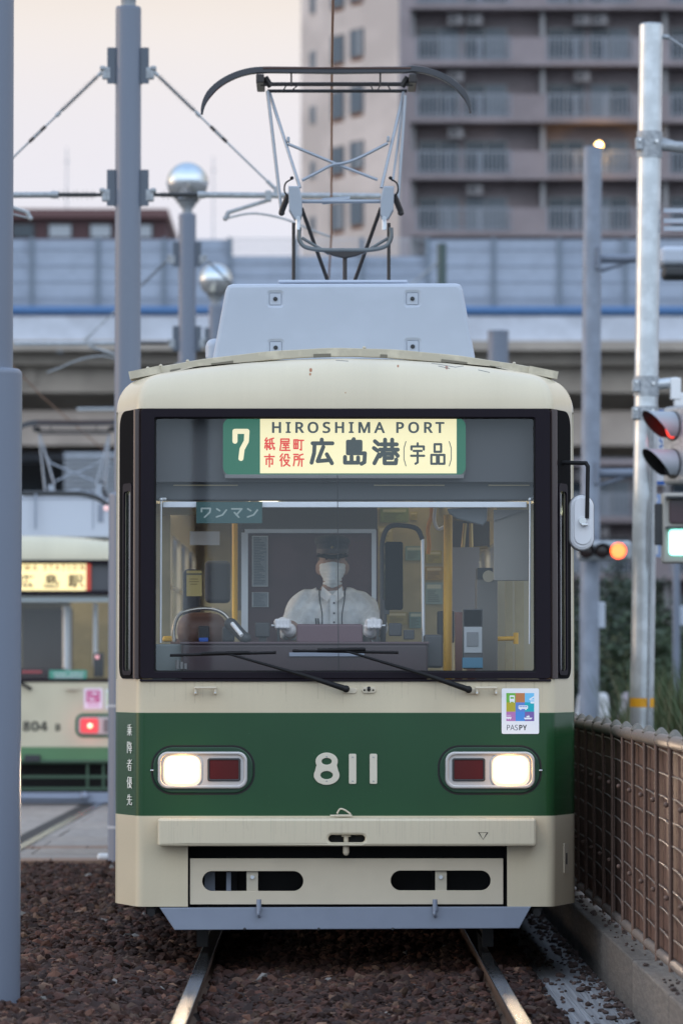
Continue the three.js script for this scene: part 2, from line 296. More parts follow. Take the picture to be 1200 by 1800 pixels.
// paved crossing on the left with the other track set into it
{
  const g = new THREE.Group(); g.name = numbered('paved_crossing'); g.userData.kind = 'structure'; scene.add(g);
  const light = std('paving_concrete', [.30, .265, .235], .7, 0, { map: rep(grain, .7), bumpMap: rep(bumpy, 2), bumpScale: .003 }), brown = std('brown_paving', [.25, .155, .11], .75, 0, { map: rep(grain, 1.5) }), lights = [light, std('paving_concrete_b', [.26, .235, .215], .65, 0, { map: rep(grain, .9) })];
  let z = -10.1;
  [[.42, 1], [.75, 0], [1.0, 0], [.42, 1], [.95, 0], [.95, 0], [1.6, 0], [1.6, 0], [2.2, 0], [2.2, 0], [2.4, 0], [2.4, 0]].forEach(([d, b], r) => {
    const w = b ? .46 : 1.15; let x = -1.38 - (r % 2) * .3;
    if (r % 2) mesh('paving_slab', rbox(.285, .16, d - .02, -1.38 - .15, -.075, z - d / 2, .006), b ? brown : lights[r % 2], g);
    for (; x > -7; x -= w) mesh('paving_slab', rbox(w - .014, .16, d - .02, x - w / 2, -.075 + rr(-.004, .004), z - d / 2, .006), b ? brown : lights[(rnd() * 2) | 0], g);
    z -= d;
  });
  mesh('paving_bed', bb(-8, -1.37, -.19, -.04, -60, -10.13), M.asphalt, g);
  // curving grooved rail of the other track
  const pts = []; for (let i = 0; i <= 20; i++) { const t = i / 20; pts.push(V(-2.72 + .16 * t, .006, -10.2 - t * 24)); }
  const t2 = thing('grooved_rail', 'curving grooved rail in the paving in front of the second tram', 'rail', [0, 0, 0], 'rails in the paving');
  const strip = (dx, w, y) => { const v = []; for (let i = 0; i < 20; i++) { const a = pts[i], b = pts[i + 1]; v.push(a.x + dx - w, y, a.z, a.x + dx + w, y, a.z, b.x + dx + w, y, b.z, a.x + dx - w, y, a.z, b.x + dx + w, y, b.z, b.x + dx - w, y, b.z); } const h = new THREE.BufferGeometry(); h.setAttribute('position', new THREE.Float32BufferAttribute(v, 3)); h.computeVertexNormals(); return boxUV(h); };
  mesh('rail_head', strip(0, .045, .013), M.steel, t2); mesh('groove', strip(-.12, .075, .012), M.dark, t2);
  const c = copyOf(t2, 'far grooved rail in the paving, mostly hidden behind the nearest blue-grey pole', [-1.5, 0, 0]);
  const wl = thing('litter', 'small white scrap of paper on the paving edge at the foot of the pole', 'litter', [X(183, -10.25), .03, -10.3]);
  mesh('paper', [rbox(.1, .05, .08, 0, 0, 0, .02)], M.white, wl);
}

// ================================================================ far structures
// elevated railway with its noise barrier
{
  const z = -96, v = worldThing('elevated_railway', 'long elevated railway viaduct with blue pipe and pale noise barrier', 'viaduct', [0, -.2, z - 5]);
  const yT = Y(420, z), yL = Y(449, z), yP0 = Y(556, z), yP1 = Y(540, z), x0 = -150, x1 = 150;
  const pan = [std('barrier_panel', [.33, .385, .48], .4, 0, { map: rep(soft, .4) }), std('barrier_panel_b', [.30, .355, .45], .4, 0, { map: rep(soft, .5) })], post = std('barrier_post', [.16, .20, .25], .5);
  const par = std('parapet', [.58, .62, .70], .6, 0, { map: rep(soft, .2) }), beige = std('girder_concrete', [.42, .37, .32], .85, 0, { map: rep(soft, .15) }), blue = std('blue_pipe', [.06, .15, .32], .5), net = std('barrier_net', [.45, .48, .52], .6);
  const step = 116 / 58.33, xs = X(55, z); const rb = [];
  for (let i = -14; i < 16; i++) {
    const x = xs + i * step, low = x > X(350, z) && x < X(660, z), top = low ? yL : yT;
    const p = mesh('barrier_panel', box(step - .12, top - yP1 - .04, .08, x + step / 2, (top + yP1) / 2, z), pan[(i + 40) % 3 ? 0 : 1], v);
    mesh('panel_rib', [0, 1, 2, 3].map((k) => box(step - .12, .035, .03, x + step / 2, yP1 + (top - yP1) * (k + .55) / 4.2, z + .05)), pan[1], p);
    mesh('barrier_post', box(.13, top - yP1 + (low ? .55 : .06), .22, x, (top + yP1) / 2 + (low ? .26 : 0), z + .02), post, v);
    if (low) mesh('barrier_net', [box(step, .03, .03, x + step / 2, top + .50, z), ...Array.from({ length: 12 }, (_, k) => box(.018, .5, .018, x + (k + .5) * step / 12, top + .25, z)), ...[.1, .2, .3, .4].map((h) => box(step, .015, .015, x + step / 2, top + h, z + .02))], net, v);
  }
  for (const [a, b] of [[x0, xs - 14 * step], [xs + 16 * step, x1]]) mesh('barrier_panel', box(b - a, yT - yP1, .08, (a + b) / 2, (yT + yP1) / 2, z), pan[0], v);
  mesh('blue_pipe', cyl(V(x0, (yP0 + yP1) / 2, z + .25), V(x1, (yP0 + yP1) / 2, z + .25), (yP1 - yP0) / 2, undefined, 16), blue, v);
  for (let i = 0; i < 14; i++) mesh('pipe_bracket', box(.1, .34, .3, xs + (i - 6) * step * 2, (yP0 + yP1) / 2 - .04, z + .1), post, v);
  mesh('parapet', [rbox(x1 - x0, yP0 - Y(603, z), .35, 0, (yP0 + Y(603, z)) / 2 - .02, z + .12, .05)], par, v);
  mesh('parapet_ledge', [bb(x0, x1, Y(618, z), Y(601, z), z - .2, z + .5)], beige, v);
  for (let i = 0; i < 36; i++) mesh('parapet_bracket', box(.12, .35, .4, -68 + i * 4, Y(606, z) - .1, z + .28), post, v);
  mesh('deck', [bb(x0, x1, Y(640, z), Y(601, z) - .01, z - 9.5, z - .25)], beige, v);
  const yb = Y(690, z - .9);
  for (const dz of [-.9, -3.3, -6, -8.6]) mesh('girder', [bb(x0, x1, yb, Y(641, z), z + dz - .7, z + dz)], beige, v);
  for (let i = 0; i < 10; i++) mesh('cross_beam', box(.35, 1.0, 8, -65 + i * 14, yb + .7, z - 4.8), beige, v);
  for (const x of [-28, -13.2, 4.6, 19.5, 36]) mesh('pier', [rbox(1.3, 9, 1.6, x, 4.2, z - 4.8, .2), rbox(1.6, 1.1, 8, x, yb - .56, z - 4.8, .1)], beige, v);
}
{
  const z = -128, v = worldThing('second_viaduct', 'second concrete viaduct in the shade behind the first one', 'viaduct', [0, -.2, z - 5]);
  const beige = std('second_viaduct_concrete', [.42, .36, .31], .85, 0, { map: rep(soft, .15) });  // plain beige concrete, close in tone to the front girders
  mesh('girder', [bb(-80, 80, Y(783, z), Y(706, z), z - .8, z)], beige, v); mesh('girder', [bb(-80, 80, Y(783, z), Y(706, z), z - 8.6, z - 7.8)], beige, v);
  mesh('deck', [bb(-80, 80, Y(704, z), Y(660, z), z - 9, z + .4)], beige, v);
  for (const x of [-34, -17, 3, 20, 40]) mesh('pier', [rbox(1.5, 10, 1.8, x, 4.8, z - 4.5, .2)], beige, v);
}
// apartment block
{
  const z = -171, b = worldThing('apartment_block', 'tall pinkish-brown apartment block with rows of railed balconies', 'building', [X(705, z), -.2, z]);
  const wall = std('apartment_wall', [.285, .245, .255], .85, 0, { map: rep(soft, .1) }), wallLit = std('apartment_side_wall_lit', [.58, .52, .49], .85, 0, { map: rep(soft, .08) }), rail = std('balcony_rail', [.25, .27, .31], .5), frame = std('window_surround', [.30, .30, .31], .5), shade = std('window_frame_dark', [.10, .10, .11], .5);
  const sideGlass = std('side_window_glass', [.10, .135, .17], .6, 0, { specularIntensity: .3 }), cur = std('curtain', [.19, .22, .25], .8), ac = std('air_conditioner_case', [.27, .26, .27], .5), rust = std('rust_stain', [.17, .075, .045], .9);
  const xA = X(703, z), xB = X(530, z - 7), zB = z - 7, top = 44;
  const fp = poly([[xA, -z], [xB, -zB], [xB + 3, -(zB - 12)], [xB + 60, -(zB - 12)], [xB + 60, -(z - 1.6)], [X(722, z), -(z - 1.6)], [X(722, z), -z]]);
  const g = new THREE.ExtrudeGeometry(fp, { depth: top, bevelEnabled: false }).rotateX(-Math.PI / 2);
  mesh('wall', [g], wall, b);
  // skin over the slanting face, light from the west put into its paler colour
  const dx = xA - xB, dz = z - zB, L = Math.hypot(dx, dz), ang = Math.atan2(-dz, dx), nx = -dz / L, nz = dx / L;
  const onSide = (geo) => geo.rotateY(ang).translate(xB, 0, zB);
  mesh('side_wall', [onSide(box(L - .02, top - .1, .06, L / 2, top / 2, .035))], wallLit, b);
  const tOf = (px) => { const d = CD.clone().addScaledVector(CR, (px - 600) / FOC).addScaledVector(CU, .1); const o = camera.position; const k = ((xB - o.x) * nx + (zB - o.z) * nz) / (d.x * nx + d.z * nz); return ((o.x + d.x * k - xB) * dx + (o.z + d.z * k - zB) * dz) / L; };
  const h0 = Y(115, z), pitch = 101 / 35.55;
  for (let n = 0; n < 15; n++) {
    const y = h0 - 11 * pitch + n * pitch + .0;                       // underside of the slab of floor n
    if (y < 1) continue;
    for (const [pa, pc, big] of [[585, 607, 1], [618, 641, 1], [548, 556, 0]]) {
      const a = tOf(pa), c = tOf(pc), hh = big ? 1.45 : .95, y0 = y + .75 + (pa > 610 ? .1 : 0);
      const w = mesh('window', [onSide(box(c - a, hh, .1, (a + c) / 2, y0 + hh / 2, .09))], big ? shade : frame, b);
      mesh('pane', [onSide(box((c - a) / 2 - .07, hh - .14, .02, a + (c - a) * .27, y0 + hh / 2, .15))], sideGlass, w);
      mesh('pane', [onSide(box((c - a) / 2 - .07, hh - .14, .02, a + (c - a) * .73, y0 + hh / 2, .15))], rnd() < .5 ? cur : sideGlass, w);
      if (big) mesh('rust_stain', [onSide(box((c - a) * .9, .16, .012, (a + c) / 2, y0 - .1, .07))], rust, b);
    }
    mesh('balcony_slab', [bb(X(712, z), xB + 60, y, y + .28, z - 1.6, z + .02)], wall, b);
    let px = 732, k = 0;
    while (px < 1900) {
      const e = px + (k === 0 ? 168 : 155), xa = X(px, z), xb = X(e, z), xp = X(px - (k ? 62 : 20), z);
      mesh('parapet', [bb(xp, xa - .01, y + .281, y + 1.42, z - .16, z + .01)], wall, b);
      const bars = [bb(xa, xb, y + 1.36, y + 1.43, z - .1, z - .03), bb(xa, xb, y + .36, y + .42, z - .09, z - .04)];
      for (let x = xa + .1; x < xb; x += .21) bars.push(box(.05, 1.0, .04, x, y + .86, z - .065));
      for (let x = xa; x <= xb + .01; x += (xb - xa) / 3) bars.push(box(.09, 1.12, .07, Math.min(x, xb - .05), y + .84, z - .066));
      mesh('railing', bars, rail, b);
      mesh('partition', [bb(xa - .25, xa - .05, y + .28, y + pitch, z - 1.58, z - .6)], frame, b);
      for (const [u0, u1] of [[.03, .46], [.52, .97]]) {
        const wa = xa + (xb - xa) * u0, wb = xa + (xb - xa) * u1, w = mesh('balcony_window', [bb(wa, wb, y + .32, y + 2.15, z - 1.62, z - 1.54)], frame, b);
        const mid = (wa + wb) / 2;
        mesh('pane', [bb(wa + .06, mid - .03, y + .38, y + 2.09, z - 1.56, z - 1.52)], rnd() < .45 ? cur : M.darkGlass, w); mesh('pane', [bb(mid + .03, wb - .06, y + .38, y + 2.09, z - 1.56, z - 1.525)], rnd() < .4 ? cur : M.darkGlass, w);
      }
      for (const u of [.42, .62]) if (rnd() < .6) { const xx = xa + (xb - xa) * u; const a = mesh('air_conditioner', [rbox(.78, .56, .3, xx, y - .42, z - .75, .04)], ac, b); mesh('fan_grille', [cyl(V(xx - .12, y - .42, z - .61), V(xx - .12, y - .42, z - .588), .2, undefined, 16)], shade, a); }
      px = e + 62; k++;
    }
  }
  const lp = P(1052, 256, z + .4), lamp = emis('balcony_lamp_glow', [1, .58, .17], 13);
  mesh('balcony_lamp', [ball(lp, .16, 12)], lamp, b);
  const pl = new THREE.PointLight(0xffc060, 6, 12, 2); pl.position.set(lp.x, lp.y, lp.z + .25); pl.castShadow = true; scene.add(pl);
}
// low maroon building on the left and the grey one below the tracks
{
  const z = -140, b = worldThing('low_maroon_building', 'low dark maroon building with a flat roof showing above the barrier', 'building', [X(150, z), -.2, z]);
  const m = std('maroon_cladding', [.075, .03, .035], .6, 0, { map: rep(soft, .2) }), g = std('maroon_trim', [.11, .05, .05], .5), cur = std('office_blind', [.34, .38, .42], .7);
  mesh('wall', [bb(-26, X(292, z), -.2, Y(385, z), z - 14, z)], m, b); mesh('roof', [bb(-26.3, X(295, z), Y(384.7, z), Y(369, z), z - 14.3, z + .4)], g, b);
  for (const [a, c, dk] of [[18, 60, 1], [82, 126, 0], [155, 196, 0], [240, 268, 0]]) { const w = mesh('window', [bb(X(a, z), X(c, z), Y(418, z), Y(393, z), z - .05, z + .06)], M.darkSteel, b); mesh('pane', [bb(X(a + 3, z), X(c - 3, z), Y(417, z), Y(396, z), z + .05, z + .075)], dk ? M.darkGlass : cur, w); }
  for (const [a, c, d] of [[118, 260, -146], [375, 276, -150]]) {
    const t = worldThing('antenna_mast', a < 200 ? 'thin pale antenna mast rising from the maroon roof' : 'thin pale antenna mast standing alone in the sky by the mirrored globe', 'antenna', [X(a, d), 0, d], 'far antenna masts');
    const p = P(a, c, d); mesh('mast', [cyl(V(p.x, 0, d), p, .06, .03, 8)], std('mast_paint', [.55, .55, .57], .6), t); mesh('cross_arm', [box(.22, .04, .04, p.x, p.y - .6, d)], M.galvDull, t);
  }
  const z2 = -134, s = worldThing('glazed_building', 'pale grey building with a band of glass seen under the viaduct', 'building', [X(115, z2), -.2, z2]);
  const gw = std('grey_wall', [.36, .40, .46], .7, 0, { map: rep(soft, .1) });
  mesh('wall', [bb(-40, X(420, z2), -.2, Y(800, z2), z2 - 1.4, z2)], gw, s); mesh('floor_band', [bb(-40, X(420, z2), Y(808, z2), Y(797, z2), z2, z2 + .3)], M.pale, s);
  for (let i = 0; i < 8; i++) { const a = -160 + i * 62, w = mesh('window', [bb(X(a, z2), X(a + 56, z2), Y(870, z2), Y(812, z2), z2, z2 + .08)], M.galvDull, s); mesh('pane', [bb(X(a + 2, z2), X(a + 54, z2), Y(868, z2), Y(814, z2), z2 + .06, z2 + .1)], M.darkGlass, w); }
  const hall = worldThing('pale_hall', 'pale blue-grey hall wall behind the second tram', 'building', [X(170, -118), -.2, -118]);
  mesh('wall', [bb(X(112, -118), X(330, -118), -.2, Y(796, -118), -121, -118)], std('pale_cladding', [.52, .58, .66], .5, 0, { map: rep(soft, .2) }), hall);
  for (let i = 0; i < 9; i++) mesh('cladding_rib', [bb(X(112, -118), X(330, -118), Y(868 - i * 8, -118), Y(866 - i * 8, -118), -118, -117.9)], M.galvDull, hall);
}
// greenery on the right
{
  const leafGeo = (n, lobes, size, sd) => {
    const v = [], uvs = []; const N = V(), T = V(), B = V();
    for (let i = 0; i < n; i++) {
      const [cx, cy, cz, r] = lobes[(rnd() * lobes.length) | 0]; N.set(rr(-1, 1), rr(-1, 1), rr(-1, 1)).normalize(); const k = r * Math.pow(rnd(), .35);
      const p = V(cx + N.x * k, cy + N.y * k, cz + N.z * k); if (p.y < .02) p.y = rr(.02, .3);
      T.set(rr(-1, 1), rr(-.6, 1), rr(-1, 1)).normalize(); B.copy(T).cross(N).normalize(); const s = size * rr(.6, 1.3), w = s * .45;
      const a = p.clone().addScaledVector(T, -s), b = p.clone().addScaledVector(B, w), c = p.clone().addScaledVector(T, s), d = p.clone().addScaledVector(B, -w);
      v.push(...a.toArray(), ...b.toArray(), ...c.toArray(), ...a.toArray(), ...c.toArray(), ...d.toArray());
    }
    const g = new THREE.BufferGeometry(); g.setAttribute('position', new THREE.Float32BufferAttribute(v, 3)); g.computeVertexNormals(); return boxUV(g);
  };
  const leafs = [[.022, .042, .016], [.014, .030, .015], [.032, .055, .02]].map((c) => std('leaf', c, .7, 0, { side: THREE.DoubleSide }));
  const bark = std('bark', [.05, .04, .03], .9);
  const bush = (px, z, h, w, m, label, name = 'bush') => {
    const t = thing(name, label, 'bush', [X(px, z), -.2, z], 'bushes beyond the mesh fence');
    const lobes = []; for (let i = 0; i < 16; i++) { const a = rr(0, 6.28), q = rr(.1, 1); lobes.push([Math.cos(a) * w * .38 * q, h * rr(.25, .85), Math.sin(a) * w * .3 * q, Math.min(w, h) * rr(.16, .28)]); }
    mesh('crown', [leafGeo(3600, lobes, .075)], leafs[m], t);
    mesh('stem', lobes.slice(0, 7).map(([x, y, z2]) => cyl(V(x * .2, 0, z2 * .2), V(x, y, z2), .05, .015, 6)), bark, t); return t;
  };
  bush(1012, -44, 2.9, 3.2, 1, 'dark green bush just right of the near tram, behind the first pole');
  bush(1080, -40, 3.2, 3.4, 1, 'broad dark green bush between the two right-hand poles');
  bush(1185, -36, 2.6, 3.0, 0, 'mid green bush to the right of the galvanised pole');
  bush(1135, -52, 4.0, 4.0, 1, 'tall dark bush at the back behind the galvanised pole');
  const grass = (x0, x1, z0, z1, n, h0, h1) => {
    const v = [];
    for (let i = 0; i < n; i++) { const x = rr(x0, x1), z = rr(z0, z1), h = rr(h0, h1) * (x > .3 - z * .135 ? 1 : .45), a = rr(0, 6.28), l = rr(.05, .45) * h, w = .012, cx = Math.cos(a), cz = Math.sin(a), y = -.2; const p1 = [x + cx * l * .3, y + h * .55, z + cz * l * .3], p2 = [x + cx * l, y + h, z + cz * l];
      v.push(x - cz * w, y, z + cx * w, x + cz * w, y, z - cx * w, p1[0] + cz * w, p1[1], p1[2] - cx * w, x - cz * w, y, z + cx * w, p1[0] + cz * w, p1[1], p1[2] - cx * w, p1[0] - cz * w, p1[1], p1[2] + cx * w, p1[0] - cz * w, p1[1], p1[2] + cx * w, p1[0] + cz * w, p1[1], p1[2] - cx * w, ...p2); }
    const g = new THREE.BufferGeometry(); g.setAttribute('position', new THREE.Float32BufferAttribute(v, 3)); g.computeVertexNormals(); return boxUV(g);
  };
  const gm = mesh('tall_grass', [grass(2.3, 5.2, -34, -6, 14000, .5, 1.35), grass(3.0, 5.5, -24, -8, 6000, 1.0, 1.9)], std('grass_blade', [.042, .068, .024], .8, 0, { side: THREE.DoubleSide }), scene);
  gm.userData = { kind: 'stuff', label: 'tall green and straw-coloured grass growing behind the mesh fence', category: 'grass' };
  const gd = mesh('dry_grass', [grass(2.6, 5.4, -26, -7, 500, .9, 1.9)], std('dry_grass_blade', [.13, .115, .06], .8, 0, { side: THREE.DoubleSide }), scene);
  gd.userData = { kind: 'stuff', label: 'scattered dry straw-coloured stalks standing in the tall green grass', category: 'grass' };
}

// ================================================================ trackside equipment
const globeTop = std('mirror_globe', [.48, .54, .58], .03, 1), globeLow = std('globe_glass', [.62, .64, .66], .12, .7);
const plateMat = std('clamp_plate_paint', [.085, .105, .135], .5);
function centrePole(label, pos) {
  const t = thing('catenary_pole', label, 'pole', pos, 'blue-grey centre poles between the two tracks');
  const lathe = (p, s = 32) => new THREE.LatheGeometry(p.map(([a, b]) => new THREE.Vector2(a, b)), s);
  mesh('lower_tube', lathe([[.15, -.25], [.15, 2.925], [.147, 2.94], [.135, 2.952], [.104, 2.956]]), M.pole, t);
  mesh('upper_tube', lathe([[.106, 2.95], [.103, 6.86], [.10, 6.88], [.02, 6.885]]), M.pole, t);
  mesh('weld_band', [1.24, .27].map((y) => lathe([[.1505, y - .012], [.153, y], [.1505, y + .012]])), std('weld_band', [.40, .42, .46], .5), t);
  mesh('neck', lathe([[.06, 6.88], [.06, 6.94], [.09, 6.97], [.10, 7.0], [.14, 7.03]]), M.galvDull, t);
  const g = mesh('globe', new THREE.SphereGeometry(.245, 40, 20, 0, 6.2832, 0, Math.PI / 2).translate(0, 7.25, 0), globeTop, t);
  mesh('globe_rim', new THREE.TorusGeometry(.244, .010, 8, 40).rotateX(Math.PI / 2).translate(0, 7.25, 0), M.alu, g);
  mesh('globe_glass', new THREE.SphereGeometry(.243, 40, 20, 0, 6.2832, Math.PI / 2, Math.PI / 2.4).translate(0, 7.25, 0), globeLow, g);
  for (const s of [-1, 1]) {
    for (const y of [6.40, 5.41]) {
      const sh = rrect(.10, -.146, .168, .146, .005); for (const h of [-.115, -.04, .04, .115]) { const c = new THREE.Path(); c.absarc(.143, h, .0125, 0, 6.283, true); sh.holes.push(c); }
      const pl = new THREE.ExtrudeGeometry(sh, { depth: .012, bevelEnabled: false, curveSegments: 8 }); if (s < 0) pl.rotateY(Math.PI).translate(0, 0, .012);
      const p = mesh('clamp_plate', [pl.translate(0, y, .03), box(.012, .29, .05, s * .108, y, .01)], plateMat, t);
      mesh('lug', [rbox(.07, .10, .05, s * .175, y - .06, .02, .012), rbox(.045, .035, .07, s * .205, y - .02, .02, .01)], M.galvDull, p);
      
    }
    const a = V(s * .19, 6.37, .02), b = V(s * 1.19, 5.40, .02), at = (k) => a.clone().lerp(b, k);
    const ribs = []; for (let i = 0; i < 30; i++) { const k = .06 + i * .0095; ribs.push(cyl(at(k), at(k + .004), .013, .013, 8)); const d = at(k); ribs.push(cyl(d, d.clone().add(V(s * .018, .022, rr(-.01, .01))), .0013, .0007, 4), cyl(d, d.clone().add(V(-s * .018, -.022, rr(-.01, .01))), .0013, .0007, 4)); }
    const st = mesh('stay', [cyl(a, at(.33), .009), cyl(at(.33), b, .0085), cyl(at(.0), at(.05), .016), cyl(at(.36), at(.39), .016), cyl(at(.93), at(1), .015)], M.galvDull, t);
    mesh('stay_insulator', ribs, M.cabDark, st);
    mesh('turnbuckle', [cyl(at(.335).add(V(0, .012, 0)), at(.375).add(V(0, .012, 0)), .005), cyl(at(.50).add(V(0, .011, 0)), at(.58).add(V(0, .011, 0)), .005), cyl(at(.50).add(V(0, -.011, 0)), at(.58).add(V(0, -.011, 0)), .005), cyl(at(.475), at(.51), .014), cyl(at(.57), at(.605), .014)], M.darkSteel, st);
    const arm = mesh('arm', [cyl(V(s * .62, 5.355, .02), V(s * 2.02, 5.345, .02), .024), ball(V(s * 2.02, 5.345, .02), .024)], M.galvDull, t);
    const r2 = []; for (let i = 0; i < 18; i++) { const x = s * (.27 + i * .019); r2.push(cyl(V(x, 5.355, .02), V(x + .006, 5.355, .02), .024, .024, 12)); if (i % 2) r2.push(cyl(V(x, 5.355, .02), V(x + rr(-.01, .01), 5.40, .02), .0013, .0007, 4), cyl(V(x, 5.355, .02), V(x + rr(-.01, .01), 5.31, .02), .0013, .0007, 4)); }
    mesh('arm_insulator', [cyl(V(s * .19, 5.355, .02), V(s * .62, 5.355, .02), .015), ...r2], M.cabDark, arm);
    mesh('arm_clamp', rbox(.05, .09, .06, s * 1.13, 5.345, .02, .01), M.galvDull, arm); mesh('stay_eye', rbox(.035, .07, .04, s * 1.19, 5.39, .02, .008), M.galvDull, arm); mesh('arm_socket', cyl(V(s * .62, 5.355, .02), V(s * .56, 5.355, .02), .03), M.galvDull, arm);
    mesh('drop_bracket', [cyl(V(s * 1.12, 5.31, .02), V(s * .80, 5.21, .02), .016), cyl(V(s * .81, 5.215, .02), V(s * .785, 5.16, .02), .02), ball(V(s * .785, 5.165, .02), .022)], M.galvDull, t);
    mesh('steady_arm', [tube([V(s * .79, 5.165, .02), V(s * 1.0, 5.205, .02), V(s * 1.26, 5.16, .02), V(s * 1.48, 5.07, .02), V(s * 1.64, 5.012, .02)], .0085)], M.galvDull, t);
  }
  return t;
}
const pole0 = centrePole('blue-grey pole with cable stays rising behind the left corner of the near tram', [-1.69, 0, -10.2]);
{ const c = copyOf(pole0, 'nearest thick blue-grey pole cut off by the left edge of the photo', [-1.69, 0, 2.7]); c.remove(c.children.find((k) => k.name === 'weld_band')); }
copyOf(pole0, 'blue-grey pole topped by a mirrored globe, next one behind the near tram', [-1.71, 0, -24.5]);
copyOf(pole0, 'farthest blue-grey globe pole, partly hidden by the white roof box of the near tram', [-1.69, 0, -36]);
copyOf(pole0, 'blue-grey pole behind the viewer, seen only mirrored in the windscreen', [-1.69, 0, 28.7]);
// wires
{
  const z0 = -3.2, xw = X(583, z0), yw = Y(118, z0) + .004;
  const w = thing('contact_wire', 'copper contact wire running along over the near tram', 'wire', [0, 0, 0], 'overhead wires');
  mesh('wire', pipe([V(xw + .01, yw + .02, 60), V(xw, yw, z0), V(-.053, 5.005, -10.2), V(-.12, 5.0, -24.5), V(-.02, 5.0, -36), V(-.1, 5.0, -90)], .0075, 8), M.copper, w);
  mesh('wire_clip', [0, -4.2, -7.4, -12, -15].map((z) => rbox(.016, .05, .03, -.055, (z > z0 ? yw : yw + (5.005 - yw) * (z0 - z) / (z0 + 10.2) * (z > -10.2 ? 1 : 0)) + .02, z, .004)).slice(0, 1), M.darkSteel, w);
  mesh('feeder', pipe([V(xw + .012, yw + .16, 60), V(xw + .003, yw + .05, z0 + 1.2), V(xw, yw + .012, z0)], .004, 6), M.darkSteel, w);
  copyOf(w, 'contact wire over the second tram on the left, running past the centre poles', [-3.28, -.28, 0]);
}
